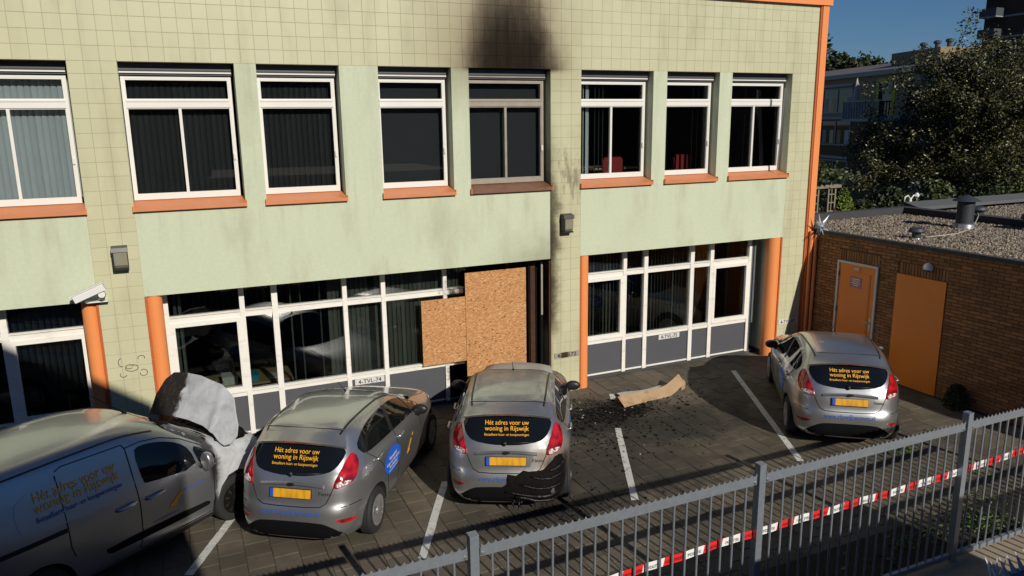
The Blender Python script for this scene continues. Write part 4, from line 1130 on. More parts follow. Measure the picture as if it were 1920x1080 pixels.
# ---- ground-floor window walls
GY = .45
def window_wall(x0, x1, mulls, wide, y=GY, skip_after=None, panes=True, slats=None, sash=()):
    """frame of posts and rails; mulls are (left, right) of each post"""
    m = MB(); fm = G['white_frame_gf']
    for a, b in mulls: m.box(a, b, y-.05, y+.05, .06, 2.60)
    xs_ = [(p[1], q_[0]) for p, q_ in zip(mulls[:-1], mulls[1:])]
    fr = None
    for a, b in xs_:
        if skip_after and a > skip_after: continue
        m.box(a, b, y-.035, y+.045, 2.055, 2.15); m.box(a, b, y-.06, y+.03, 2.15, 2.168)
        m.box(a, b, y-.035, y+.045, .725, .80); m.box(a, b, y-.062, y+.03, .80, .825)
        m.box(a, b, y-.03, y+.045, .075, .105)
    fr = part('window_wall', m, fm)
    for k, (a, b) in enumerate(xs_):
        if skip_after and a > skip_after: continue
        q = MB(); q.box(a, b, y-.012, y+.02, .105, .725); part('panel', q, G['panel_grey'], fr)
        if k in sash:
            q = MB(); s = .065
            q.box(a, a+s, y-.055, y+.0, .826, 2.054); q.box(b-s, b, y-.055, y, .826, 2.054); q.box(a+s, b-s, y-.055, y, .826, .826+s); q.box(a+s, b-s, y-.055, y, 2.054-s, 2.054)
            part('sash', q, fm, fr)
        q = MB(); q.box(a-.01, b+.01, y+.005, y+.012, .80, 2.06); part('pane', q, G['window_glass_gf'], fr)
        q = MB(); q.box(a-.01, b+.01, y+.005, y+.012, 2.145, 2.61); part('pane', q, G['window_glass_gf'], fr)
    return fr, xs_
# right bay
frR, xr_ = window_wall(39*T, 12.4, [(8.06, 8.12), (9.12, 9.20), (9.61, 9.70), (10.745, 10.84), (11.25, 11.34), (12.28, 12.345)], True, sash=(0, 4))
m = MB(); m.box(39*T, 12.6, GY-.02, GY+.06, 0, .075); part('plinth', m, G['plinth'])
m = MB(); m.box(12.345, 12.40, GY-.03, GY+.05, 0, 2.61); m.box(12.405, 12.45, GY-.06, GY+.02, .7, 2.61); part('frame_post', m, G['galv_dark'])
m = MB(); m.box(12.60, 63*T-.03, .20, .78, 0, 2.61); m.box(12.45, 12.60, .60, .78, 0, 2.61); part('side_reveal', m, G['plaster'])
m = MB(); m.box(12.585, 12.601, .22, .60, 0, .10); part('plinth', m, G['plinth'])
rs2 = random.Random(2)
x = 8.12
while x < 12.3:
    put_slat(SLAT_G if rs2.random() < .6 else SLAT_GD, x, GY+.16, .85+rs2.uniform(-.25, .25), frR); x += .076
# middle bay
mid = [(.82, .90), (1.935, 2.012), (2.43, 2.522), (3.575, 3.65), (4.238, 4.313), (5.36, 5.43), (5.83, 5.88), (6.58, 6.64)]
frM, xm_ = window_wall(3*T, 36*T, mid, True, skip_after=5.85, sash=(0,))
m = MB(); m.box(3*T, 7.25, GY-.02, GY+.06, 0, .075); part('plinth', m, G['plinth'])
x = 2.60
while x < 5.8:
    if x < 3.3:
        if rs2.random() < .4: put_slat(SLAT_G, x, GY+.16, 1.2, frM)
    else: put_slat(SLAT_G, x, GY+.16, .30+rs2.uniform(-.1, .1), frM)
    x += .080 if x > 3.3 else .16
for x in (1.0, 1.07): put_slat(SLAT_G, x, GY+.16, 1.0, frM)
# left bay
frL, _ = window_wall(XL, 0, [(-3.9, -3.82), (-2.4, -2.3), (-1.305, -1.21), (-.245, -.165)], True, sash=(2,))
m = MB(); m.box(XL, -.05, GY-.02, GY+.06, 0, .075); part('plinth', m, G['plinth'])
x = -1.15
while x < -.25:
    put_slat(SLAT_GD, x, GY+.16, .8, frL); x += .085
# rounded orange pillar covers with a flat screwed flange
for cx, cyl, k in ((.609+.115, .13, -1), (-.115, .13, 1), (39*T+.115, .13, -1), (63*T-.155, .10, 1), (36*T-.115, .13, 9)):
    if k == 9: continue
    q = MB(); q.lathe([(.115 if cx < 12 else .145, 0), (.115 if cx < 12 else .145, 2.608)], 28, (cx, cyl, 0)); part('pillar_cover', q, G['orange_trim'], OFF, R_(40))
    fx = cx-.115-.004 if k < 0 else cx+.115-.03
    if cx > 12: fx = cx+.145-.02
    q = MB(); q.box(fx, fx+.034, -.004, .10, 0, 2.604); pc = part('cover_flange', q, G['orange_dark'])
    q = MB()
    for z in (.3, .75, 1.2, 1.65, 2.1, 2.5): q.lathe([(.007, 0), (.006, -.004)], 8, (fx+.017, -.004, z), 1)
    tag(part('screws', q, G['zinc'], pc), kind='stuff')
# burnt opening beside the column
m = MB(); m.box(6.64, 7.30, .42, .46, 0, 2.60); part('charred_backing', m, G['char'])
for x0, x1, y0, y1, mt in ((6.97, 7.0, .26, .42, 'char'), (7.03, 7.14, .30, .33, 'rust'), (7.15, 7.20, .12, .17, 'char'), (7.275, 7.305, .02, .05, 'rust')):
    m = MB(); m.box(x0, x1, y0, y1, .02, 2.57); part('charred_post', m, G[mt])
m = MB(); m.box(7.155, 7.19, .105, .119, 1.55, 2.50); part('charred_post', m, G['frame_smoked'])
m = MB(); m.box(5.43, 5.83, GY-.012, GY+.02, .105, .725); part('panel', m, G['char'], frM)
m = MB(); m.box(5.43, 5.83, GY-.03, GY+.03, 2.055, 2.16); m.box(5.83, 5.88, GY-.06, GY+.04, 2.0, 2.6); part('charred_rail', m, G['char'])
m = MB(); m.box(5.88, 6.64, GY+.03, GY+.06, 0, 2.6); part('charred_backing', m, G['char'])
# ---- things fixed to the facade
def osb(name, x0, x1, z0, z1, y, label):
    q = MB(); q.box(x0, x1, y, y+.018, z0, z1); o = tag(q.build(name, G['osb']), label, 'board', 'chipboard sheets over the burnt window'); return o
osb('chipboard', 4.925, 5.748, .80, 2.0, GY-.108, 'squarish chipboard sheet covering the left part of the burnt window')
osb('chipboard', 5.75, 6.95, .10, 2.43, GY-.122, 'tall chipboard sheet standing where the burnt door was')
def plate(txt, x, z, y, label, burnt=False, w=.52):
    t = thing('number_sign', (x, y, z), label, 'sign', 'parking bay number signs')
    q = MB(); q.box(x-w/2, x+w/2, y-.006, y, z-.052, z+.052); q.build('plate', G['sign_burnt' if burnt else 'sign_plate'], t)
    me = text_mesh(txt, .105, 'CENTER', .012, .001, 1.05)
    xs_ = [v.co.x for v in me.vertices]; k = w*.78/(max(xs_)-min(xs_))
    for v in me.vertices: v.co = (x+v.co.x*k, y-.0075-v.co.z, z-.037+v.co.y)
    me.materials.clear(); me.materials.append(G['sign_ink']); link('lettering', me, t)
plate('4-TVL-74', 3.965, .665, GY-.02, 'number sign 4-TVL-74 on the window wall behind the left hatchback')
plate('4-TVL-75', 10.28, .66, GY-.02, 'number sign 4-TVL-75 in the middle of the right window wall')
plate('4-TVL-69', 13.08, .745, -.004, 'number sign 4-TVL-69 on the tiled column near the shed')
plate('4-    -72', 7.635, .745, -.004, 'scorched number sign ending in 72 on the sooty column', True)
def wall_lamp(x, z, label):
    t = thing('wall_lamp', (x, 0, z), label, 'lamp', 'bulkhead lamps on the tiled columns')
    q = MB(); q.box(x-.10, x+.10, -.03, -.003, z-.17, z+.17); q.prism([(-.03, z+.17), (-.14, z+.15), (-.16, z+.09), (-.03, z+.09)], 0, x-.105, x+.105); q.box(x-.10, x-.078, -.15, -.03, z-.14, z+.09); q.box(x-.10, x+.10, -.13, -.03, z-.17, z-.145); q.build('housing', G['black_plastic'], t)
    q = MB(); q.prism([(-.03, z+.088), (-.145, z+.088), (-.135, z-.10), (-.10, z-.143), (-.03, z-.143)], 0, x-.077, x+.09); q.build('lens', mat('lens_dusty', (.25, .23, .17), .35, var=.25, vs=18) if 'lens_dusty' not in MATS else MATS['lens_dusty'], t)
wall_lamp(.36, 3.225, 'boxy black bulkhead lamp on the column above the security camera')
wall_lamp(7.60, 3.25, 'boxy black bulkhead lamp on the smoke-stained column')
t = thing('security_camera', (-.02, 0, 2.65), 'white security camera on a wall bracket beside the left tiled column', 'camera')
c = Vector((-.06, -.26, 2.80)); Mx = Matrix.Translation(c) @ Matrix.Rotation(R_(-22), 4, 'Y')
q = MB(); q.prism([(-.05, -.055), (.05, -.055), (.055, .03), (.035, .055), (-.035, .055), (-.055, .03)], 0, -.22, .20, 0, Mx); q.build('housing', mat('camera_white', (.72, .72, .70), .4), t)
q = MB(); q.box(-.25, .22, -.064, .064, .050, .062, 0, Mx); q.build('sun_hood', G['camera_white'] if 'camera_white' in G else MATS['camera_white'], t)
q = MB(); q.lathe([(.04, -.006), (.042, .004)], 16, (0, 0, 0), 0)
q.v = [tuple(Mx @ Vector((p[0]-.223, p[1], p[2]))) for p in q.v]; q.build('front_glass', G['car_glass'], t)
q = MB(); q.tube([(.06, -.25, 2.79), (.08, -.22, 2.72), (.06, -.10, 2.66), (.02, -.01, 2.64)], .022, 8); q.lathe([(.045, -.03), (.045, .03)], 14, (.085, -.25, 2.755), 1); q.build('bracket', MATS['camera_white'], t, R_(40))
q = MB(); q.box(-.15, .14, -.12, -.0, 2.615, 2.632); q.build('mounting_plate', MATS['camera_white'], t)
# scribble sprayed on the left column
def loop(cx, cz, rx, rz_, a0, a1):
    return [(cx+rx*math.cos(a0+(a1-a0)*i/14), -.0045, cz+rz_*math.sin(a0+(a1-a0)*i/14)) for i in range(15)]
gf = thing('graffiti', (.33, 0, 1.55), 'faint scribbled loops sprayed on the tiles of the left column', 'graffiti')
for l in (loop(.33, 1.56, .085, .05, 2.6, 8.2), loop(.30, 1.585, .05, .03, 0, 5.5), loop(.20, 1.66, .04, .06, 1.5, 5.0), loop(.47, 1.70, .045, .035, -.5, 3.6), loop(.21, 1.47, .045, .035, 2.4, 6.0), loop(.48, 1.47, .05, .05, 3, 8.6)):
    q = MB(); q.tube(l, .0045, 4); q.build('stroke', MATS['spray'] if 'spray' in MATS else mat('spray', (.10, .085, .06), .7), gf)
# ---- furniture seen through the glass
def desk(x, y, z, w, label):
    t = thing('desk', (x, y, z), label, 'desk')
    q = MB(); q.box(x, x+w, y, y+.75, z+.70, z+.735); q.build('desktop', G['desk_wood'], t)
    for dx in (.03, w-.07):
        for dy in (.05, .66):
            q = MB(); q.box(x+dx, x+dx+.04, y+dy, y+dy+.04, z, z+.70); q.build('leg', G['galv_dark'], t)
    return t
desk(1.25, .95, .012, 1.5, 'pale wooden desk behind the leftmost ground-floor window')
rp = random.Random(8)
for i, (x, y, w_, d_, h_, mt, lb) in enumerate(((1.30, 1.02, .22, .30, .02, 'paper', 'low pile of paper at the left end of the desk'), (1.60, 1.02, .24, .30, .14, 'paper', 'tall stack of paper in the middle of the desk'), (1.95, 1.06, .24, .30, .10, 'folder_blue', 'stack of blue folders on the desk'), (1.96, 1.07, .25, .29, .04, 'folder_red', None), (2.35, 1.05, .22, .3, .02, 'paper', 'low pile of paper at the right end of the desk'))):
    if lb is None: continue
    q = MB(); k = max(1, int(h_/.02))
    for j in range(k): q.box(x+rp.uniform(-.01, .01), x+w_+rp.uniform(-.01, .01), y, y+d_, .748+j*h_/k, .748+(j+1)*h_/k-.002)
    tag(q.build('paper_stack', G[mt]), lb, 'papers')
q = MB(); q.box(2.1, 2.42, .75, 1.2, .02, .50); q.box(2.13, 2.39, .74, .76, .30, .40)
tag(q.build('printer', G['beige_plastic']), 'beige office machine under the desk end', 'printer')
def chair(x, y, z, label):
    t = thing('office_chair', (x, y, z), label, 'chair', 'red chairs in the upper room')
    q = MB(); q.box(x-.23, x+.23, y-.22, y+.22, z+.42, z+.50); q.build('seat', G['red_fabric'], t)
    q = MB(); q.prism([(x-.20, z+.55), (x+.20, z+.55), (x+.23, z+1.28), (x+.17, z+1.34), (x-.17, z+1.34), (x-.23, z+1.28)], 1, y-.26, y-.20); q.build('backrest', G['red_fabric'], t)
    for dx in (-.2, .2):
        for dy in (-.2, .2):
            q = MB(); q.tube([(x+dx, y+dy, z), (x+dx, y+dy, z+.43)], .014, 6); q.build('leg', G['galv_dark'], t)
chair(9.05, 1.0, 3.02, 'red chair behind the first window right of the sooty column')
chair(10.75, 1.05, 3.02, 'red chair behind the narrow middle window on the right')
desk(8.35, .75, 3.42, 1.3, 'wooden table in the room with the red chairs')
# ------------------------------------------------------------------ brick shed on the right
SX = 13.62
SHED = thing('brick_shed', (SX+3, -3, 0), 'single-storey brick shed with orange door and gravelled flat roof', 'building')
def sp(name, mb, m, par=SHED, smooth=False): return mb.build(name, m, par, smooth)
Y1 = -9.0
m = MB(); m.box(SX+.012, 24.0, Y1, -.02, 0, 2.60); m.box(SX+.012, SX+.09, Y1, -.02, 2.60, 2.668); m.box(13.75, 24.0, -.02, 1.55, 0, 2.60); sp('wall_core', m, G['mortar'])
# openings in the brick skin (y0, y1 with y0 < y1, z top)
OPEN = [(-1.76, -.77, 2.19), (-3.215, -2.17, 2.15)]
bricks = []
ch = .0625; bl = .210; jt = .010
nc = int(2.69/ch)
for r in range(nc):
    z0 = r*ch; z1 = z0+ch-jt; off = (bl+jt)/2 if r % 2 else 0
    y = -.03 + off
    while y > Y1:
        a, b = y-bl, y; y -= bl+jt
        b = min(b, -.03); segs = [(a, b)]
        for o0, o1, zt in OPEN:
            if z0 < zt + .215 and z1 > 0:
                lo = o0-.0; hi = o1+.0
                nz = []
                for p, q_ in segs:
                    if q_ <= lo or p >= hi: nz.append((p, q_))
                    else:
                        if p < lo-.02: nz.append((p, lo))
                        if q_ > hi+.02: nz.append((hi, q_))
                segs = nz
        for p, q_ in segs:
            if q_-p > .02: bricks.append((p, q_, z0, z1))
for o0, o1, zt in OPEN:                      # soldier courses
    y = o0
    while y + .05 <= o1+.001:
        bricks.append((y, y+.0525, zt+.005, zt+.212)); y += .0625
def bkey(t):
    u, v, d = px_depth((SX, (t[0]+t[1])/2, (t[2]+t[3])/2))
    return d if (u < 1925 and v > 0 and not (v > 790 and u > 1000 and False)) else 1e3+d
vis_b = sorted(bricks, key=bkey)
BF = [(0, 3, 7, 4), (4, 7, 11, 8)]
def brick_v(w, h):
    y, z = w/2, h/2; c = .003
    return [(.03, -y, -z), (.03, y, -z), (.03, y, z), (.03, -y, z), (c, -y, -z), (c, y, -z), (c, y, z), (c, -y, z), (0, -y+c, -z+c), (0, y-c, -z+c), (0, y-c, z-c), (0, -y+c, z-c)]
BFF = [(0, 1, 5, 4), (1, 2, 6, 5), (2, 3, 7, 6), (3, 0, 4, 7), (4, 5, 9, 8), (5, 6, 10, 9), (6, 7, 11, 10), (7, 4, 8, 11), (8, 9, 10, 11)]
cache = {}; rest = MB(); rb = random.Random(4)
for n, (a, b, z0, z1) in enumerate(vis_b):
    c = (SX+rb.uniform(-.0015, .0015), (a+b)/2, (z0+z1)/2)
    if n < 300:
        k = (round(b-a, 3), round(z1-z0, 3))
        if k not in cache:
            q = MB(); q.add(brick_v(*k), BFF); cache[k] = q.mesh('brick', G['brick'])
        o = link('brick', cache[k], SHED); o.location = c
    else:
        rest.add([(p[0]+c[0], p[1]+c[1], p[2]+c[2]) for p in brick_v(b-a, z1-z0)], BFF)
tag(sp('bricks', rest, G['brick_rest']), kind='stuff')
# door
q = MB(); q.box(SX-.035, SX+.03, -1.76, -1.715, 0, 2.185); q.box(SX-.035, SX+.03, -.815, -.77, 0, 2.185); q.box(SX-.035, SX+.03, -1.715, -.815, 2.14, 2.185)
sp('door_frame', q, G['door_frame'])
q = MB(); q.box(SX-.012, SX+.03, -1.712, -.818, .01, 2.137)
door = sp('door', q, G['door_orange'])
for a, b, c_, d in ((-1.60, -.93, .75, 2.00), (-1.60, -.93, .15, .58)):
    q = MB(); q.box(SX-.020, SX-.012, a, b, c_, d); q.box(SX-.024, SX-.020, a+.03, b-.03, c_+.03, d-.03); sp('door_panel', q, G['door_orange'], door)
q = MB(); q.box(SX-.024, SX-.012, -1.69, -1.645, .86, 1.12); q.tube([(SX-.03, -1.667, 1.03), (SX-.075, -1.667, 1.03), (SX-.075, -1.55, 1.03)], .011, 8); sp('handle', q, G['zinc'], door)
for z in (.35, 1.1, 1.85):
    q = MB(); q.tube([(SX-.03, -.818, z), (SX-.03, -.818, z+.11)], .012, 8); sp('hinge', q, G['galv_dark'], door)
q = MB(); q.box(SX-.030, SX-.0245, -1.40, -1.12, 1.68, 1.90); sg = sp('notice', q, mat('notice_lilac', (.34, .17, .22), .6), door)
q = MB(); q.box(SX-.030, SX-.0205, -1.33, -1.20, 2.035, 2.09); sp('door_number', q, G['beige_plastic'], door)
for i, w_ in enumerate((.20, .16, .21, .12)):      # illegible print
    q = MB(); q.box(SX-.032, SX-.0302, -1.26-w_/2, -1.26+w_/2, 1.845-.042*i, 1.860-.042*i); sp('printed_line', q, G['paper'], door)
q = MB(); q.box(SX-.016, SX+.01, -3.205, -2.18, .0, 2.145); sp('door_leaf', q, G['door_orange'])['label'] = 'flat orange door leaf without handle'
# roof: edge trim, gravel, kerbs
q = MB(); q.box(SX-.03, SX+.10, Y1, -.0, 2.668, 2.735); sp('roof_trim', q, G['roof_felt'])
q = MB(); q.box(13.70, 24.0, 1.42, 1.62, 2.60, 2.80); q.box(13.66, 13.80, 0.02, 1.62, 2.60, 2.80); sp('roof_kerb', q, G['roof_felt'])
q = MB(); q.box(18.15, 18.45, -9.0, 1.42, 2.60, 2.80); sp('roof_kerb', q, G['roof_felt'])
q = MB(); q.prism([(1.25, 2.80), (1.65, 2.90), (1.65, 2.81), (1.25, 2.72)], 0, 18.45, 24); sp('roof_kerb', q, mat('kerb_grey', (.10, .105, .11), .8, var=.15))
q = MB(); q.box(SX+.10, 24, Y1, 1.42, 2.58, 2.615); sp('gravel_bed', q, G['gravel_bed'])
gr = MB(); rg = random.Random(9)
octv = [(1, 0, 0), (-1, 0, 0), (0, 1, 0), (0, -1, 0), (0, 0, 1)]; octf = [(0, 2, 4), (2, 1, 4), (1, 3, 4), (3, 0, 4)]
cnt = 0
while cnt < 26000:
    x = rg.uniform(SX+.12, 23.8); y = rg.uniform(-4.8, 1.40)
    u, v, d = px_depth((x, y, 2.62))
    if u > 1935: continue
    r = rg.uniform(.02, .058); t_ = rg.uniform(0, 6.28); c_, s_ = math.cos(t_)*r, math.sin(t_)*r; e = rg.uniform(.6, 1.0)
    gr.add([(x+c_, y+s_, 2.617), (x-c_, y-s_, 2.617), (x-s_*e, y+c_*e, 2.617), (x+s_*e, y-c_*e, 2.617), (x+rg.uniform(-.3, .3)*r, y+rg.uniform(-.3, .3)*r, 2.617+r*rg.uniform(.5, .9))], octf)
    cnt += 1
tag(sp('gravel', gr, G['gravel']), kind='stuff')
def vent(x, y, h, r, cap, label, big=False):
    t = thing('roof_vent', (x, y, 2.615), label, 'vent', 'vents on the gravel roof')
    q = MB(); q.lathe([(r*1.35, 2.60), (r*1.22, 2.60+h*.18), (r*1.0, 2.60+h*.2)], 28, (x, y, 0)); q.build('flashing', G['zinc'], t, R_(35))
    q = MB(); q.lathe([(r, 2.60+h*.16), (r, 2.60+h*.90)], 28, (x, y, 0)); q.lathe([(r*1.03, 2.6+h*.74), (r*1.03, 2.6+h*.77)], 28, (x, y, 0)); q.lathe([(r*1.03, 2.6+h*.3), (r*1.03, 2.6+h*.33)], 28, (x, y, 0)); q.build('pipe', G['vent_dark'], t, R_(35))
    q = MB()
    if big: q.lathe([(cap, 2.60+h*.93), (cap*.97, 2.60+h*.945), (cap*.1, 2.60+h*1.12)], 28, (x, y, 0))
    else: q.lathe([(cap*.9, 2.60+h*.62), (cap, 2.60+h*.72), (cap*.85, 2.60+h*.92), (cap*.4, 2.60+h)], 24, (x, y, 0))
    q.build('cap', G['vent_dark'], t, R_(35))
vent(17.10, -.97, .68, .175, .285, 'tall dark flue with conical cap on the gravel roof', True)
vent(14.85, -1.55, .26, .085, .16, 'small mushroom vent nearest the shed wall')
vent(19.15, .13, .30, .12, .21, 'small vent behind the tall flue')
vent(17.95, -1.95, .42, .17, .26, 'squat vent at the right edge of the roof')
q = MB(); q.tube([(15.0, -1.65, 2.66), (16.0, -1.6, 2.655), (17.0, -1.25, 2.66), (18.1, -.6, 2.80), (18.5, -.3, 2.81), (19.1, .1, 2.70)], .009, 6)
tag(q.build('roof_cable', MATS['beige_plastic'], None, True), 'thin pale cable lying across the gravel roof', 'cable')
# round lamp on the wall
t = thing('wall_light', (SX, -2.83, 2.36), 'round white lamp on the brick wall above the flat orange door', 'lamp')
q = MB(); q.lathe([(.085, 0), (.09, -.03), (.075, -.075), (.03, -.10), (.005, -.102)], 20, (SX-.001, -2.83, 2.36), 0); q.build('globe', MATS['camera_white'], t, True)
q = MB(); q.box(SX-.11, SX-.02, -2.89, -2.77, 2.29, 2.315); q.build('lower_shade', G['vent_dark'], t)
# orange downpipes in the corner
for k, (x, y, r, z1) in enumerate(((13.50, -.10, .042, 2.70), (13.575, -.16, .038, 2.62))):
    q = MB(); q.tube([(x, y, 0), (x, y, z1)], r, 14); dp = tag(q.build('downpipe', G['orange_trim'], None, R_(40)), ('orange downpipe against the office corner', 'orange downpipe against the brick wall')[k], 'pipe', 'downpipes in the corner')
# anti-climb star
t = tag(bpy.data.objects.new('spike_cluster', None), 'pointed steel anti-climb star at the shed roof corner', 'spikes'); COL.objects.link(t); t.location = (13.62, -.12, 2.78)
rk = random.Random(6)
for k in range(13):
    a = rk.uniform(0, 6.28); el = rk.uniform(-.9, 1.2); L = rk.uniform(.20, .34)
    d = Vector((math.cos(a)*math.cos(el), math.sin(a)*math.cos(el)*.5-.25, math.sin(el))).normalized(); c_ = Vector((13.62, -.22, 2.80))
    s_ = d.cross(Vector((.3, 1, .2))).normalized()*.04
    q = MB(); q.add([c_-s_, c_+s_, c_+d*L, c_+d.cross(s_).normalized()*.012], [(0, 1, 2), (1, 3, 2), (3, 0, 2), (0, 3, 1)]); q.build('spike', mat('spike_steel', (.6, .64, .68), .35, .5) if 'spike_steel' not in MATS else MATS['spike_steel'], t)
# shrub at the wall foot
LEAF = {}
def leaf_cloud(n, samp, size, seed, curl=.3, asp=1.6):
    r = random.Random(seed); q = MB()
    for _ in range(n):
        p = samp(r)
        if p is None: continue
        s = size*r.uniform(.6, 1.3)
        d = Vector((r.gauss(0, 1), r.gauss(0, 1), r.gauss(0, .7))).normalized(); e = d.cross(Vector((r.gauss(0, 1), r.gauss(0, 1), r.gauss(0, 1)))).normalized()
        nrm = d.cross(e); p = Vector(p)
        q.add([p-d*s*asp*.5, p+e*s*.5+nrm*s*curl*.3, p+d*s*asp*.5, p-e*s*.5+nrm*s*curl*.3], [(0, 1, 2), (0, 2, 3)])
    return q
mat('leaf_dark', (.028, .040, .012), .55, rnd=.5, isl=True, spec=.4)
mat('leaf_mid', (.045, .062, .016), .5, rnd=.5, isl=True, spec=.45)
mat('leaf_bright', (.12, .17, .02), .6, rnd=.4, isl=True)
mat('leaf_olive', (.056, .057, .015), .42, rnd=.8, isl=True, spec=.55)
mat('leaf_weed', (.06, .11, .02), .55, rnd=.5, isl=True)
mat('bark', (.07, .052, .035), .9, var=.3, vs=6, bump=.6, bs=30)
mat('petal', (.20, .03, .14), .6, rnd=.6, isl=True)
def shrub(name, x, y, r, h, m, label, cat, n, seed, leaf=.03, z=0, group=None):
    t = thing(name, (x, y, z), label, cat, group)
    def samp(k):
        a = k.uniform(0, 6.28); rr = math.sqrt(k.random())*r; zz = k.random()**.8
        lim = (1-zz**2)**.5*.9+.1
        return (x+rr*math.cos(a)*lim, y+rr*math.sin(a)*lim, z+.02+zz*h)
    leaf_cloud(n, samp, leaf, seed).build('foliage', m, t, fix=False)
    q = MB(); k = random.Random(seed)
    for _ in range(7):
        a = k.uniform(0, 6.28); q.tube([(x, y, z), (x+math.cos(a)*r*.3, y+math.sin(a)*r*.3, z+h*.4), (x+math.cos(a)*r*.7, y+math.sin(a)*r*.7, z+h*.85)], [.012, .008, .003], 5)
    q.build('stems', G['bark'], t)
    return t
shrub('shrub', 13.40, -3.78, .22, .42, G['leaf_dark'], 'small dark shrub at the foot of the brick wall', 'shrub', 1500, 3)
# ------------------------------------------------------------------ galvanised fence with police tape
FY = -6.95
FEN = thing('metal_fence', (3.0, FY, 0), 'galvanised bar fence with a saw-toothed top rail and square posts', 'fence')
PX = [-2.87 + 2.955*k for k in range(6)]      # -2.87 .. 11.9
PX = [p + .0 for p in PX]
pm = MB(); pm.box(-.038, .038, -.038, .038, 0, 1.825); pm.box(-.040, .040, -.040, .040, 1.825, 1.835); post_me = pm.mesh('post', G['galv'])
bmn = MB(); bmn.tube([(0, 0, .06), (0, 0, 1.63)], .0115, 10); bar_me = bmn.mesh('bar', G['galv'], R_(40))
for p in PX:
    o = link('post', post_me, FEN); o.location = (p, FY, 0)
for a, b in zip(PX[:-1], PX[1:]):
    q = MB(); q.box(a+.055, b-.055, FY-.020, FY+.020, 1.63, 1.70); q.build('top_rail', G['galv'], FEN)
    q = MB(); q.box(a+.055, b-.055, FY-.022, FY+.022, .045, .105); q.build('bottom_rail', G['galv'], FEN)
    q = MB(); n = 44; x0, x1 = a+.06, b-.06; st = (x1-x0)/n
    top = []
    for i in range(n):
        xx = x0+i*st
        top += [(xx, 1.752), (xx+st*.22, 1.728), (xx+st*.5, 1.722), (xx+st*.78, 1.728)]
    top.append((x1, 1.752))
    v = [(x, FY-.024, z) for x, z in top] + [(x, FY-.024, 1.66) for x, z in top] + [(x, FY-.020, z) for x, z in top] + [(x, FY-.020, 1.66) for x, z in top]
    L = len(top); f = []
    for i in range(L-1): f += [(i, i+L, i+1+L, i+1), (i+2*L, i+1+2*L, i+1+3*L, i+3*L), (i, i+1, i+1+2*L, i+2*L)]
    q.add(v, f); q.build('toothed_strip', G['galv'], FEN)
    for xx in (a+.075, b-.075):
        q = MB(); q.lathe([(.014, 0), (.012, -.008), (.004, -.009)], 12, (xx, FY-.025, 1.655), 1); q.build('bolt', G['zinc'], FEN, R_(40))
    n = 20; g0 = a+.165; dx = (b-a-.33)/(n-1)
    for i in range(n):
        o = link('bar', bar_me, FEN); o.location = (g0+i*dx, FY, 0)
# police tape strung along the bars
t = thing('police_tape', (6.0, FY+.03, 1.0), 'red and white police barrier tape strung along the fence bars', 'tape')
def tz(x): return 1.075 + .016*(x-6.0) + .012*math.sin(x*1.3) + (.02 if x > 8 else 0)*0
x = 2.0; k = 0; tp = random.Random(12); ty = FY+.024
words = ['POLITIE', 'NIET BETREDEN', 'POLITIE', 'NIET BETREDEN']
while x < 11.8:
    L = .225; n = 4; sk = .02
    v = []
    for i in range(n+1):
        xx = x+L*i/n
        for h in (-.042, .042):
            xs = xx + sk*(1 if h > 0 else -1)*.5
            v.append((xs, ty+.006*math.sin(xs*7)+.003*math.sin(xs*23), tz(xs)+h))
    q = MB(); f = [(i*2, i*2+2, i*2+3, i*2+1) for i in range(n)]
    q.add(v, f); q.add([(a, b+.0015, c) for a, b, c in v], [g[::-1] for g in f])
    seg = q.build('tape_segment', G['tape_white'] if k % 2 == 0 else G['tape_red'], t, True)
    me = text_mesh(words[k % 4], .042, 'CENTER')
    xs_ = [p.co.x for p in me.vertices]; kk = (.15 if len(words[k % 4]) < 9 else .19)/(max(xs_)-min(xs_))
    for p in me.vertices:
        xx = x+L/2+p.co.x*kk; p.co = (xx, ty-.0135, tz(xx)-.016+p.co.y)
    me.materials.clear(); me.materials.append(G['sign_ink']); link('lettering', me, seg)
    x += L; k += 1
# weeds along the fence foot
rw_ = random.Random(21); nW = 0
wl = MB()
for cx, cy, n, h in ((9.75, -6.55, 150, .20), (9.95, -6.72, 110, .18), (8.7, -6.45, 60, .14), (8.2, -6.6, 30, .12), (10.6, -6.2, 50, .10), (11.3, -5.6, 40, .08), (11.0, -4.6, 90, .07), (12.0, -4.4, 60, .07), (9.2, -6.6, 60, .12), (10.3, -6.6, 70, .12)):
    sm = lambda k, cx=cx, cy=cy, h=h: (k.gauss(cx, .16), k.gauss(cy, .10), .01+h*k.random()**1.3)
    w_ = leaf_cloud(n, sm, .035, int(cx*100)); wl.add(w_.v, w_.f)
tag(wl.build('weeds', G['leaf_weed'], fix=False), 'low green weeds growing at the foot of the fence', 'weeds', kind='stuff')
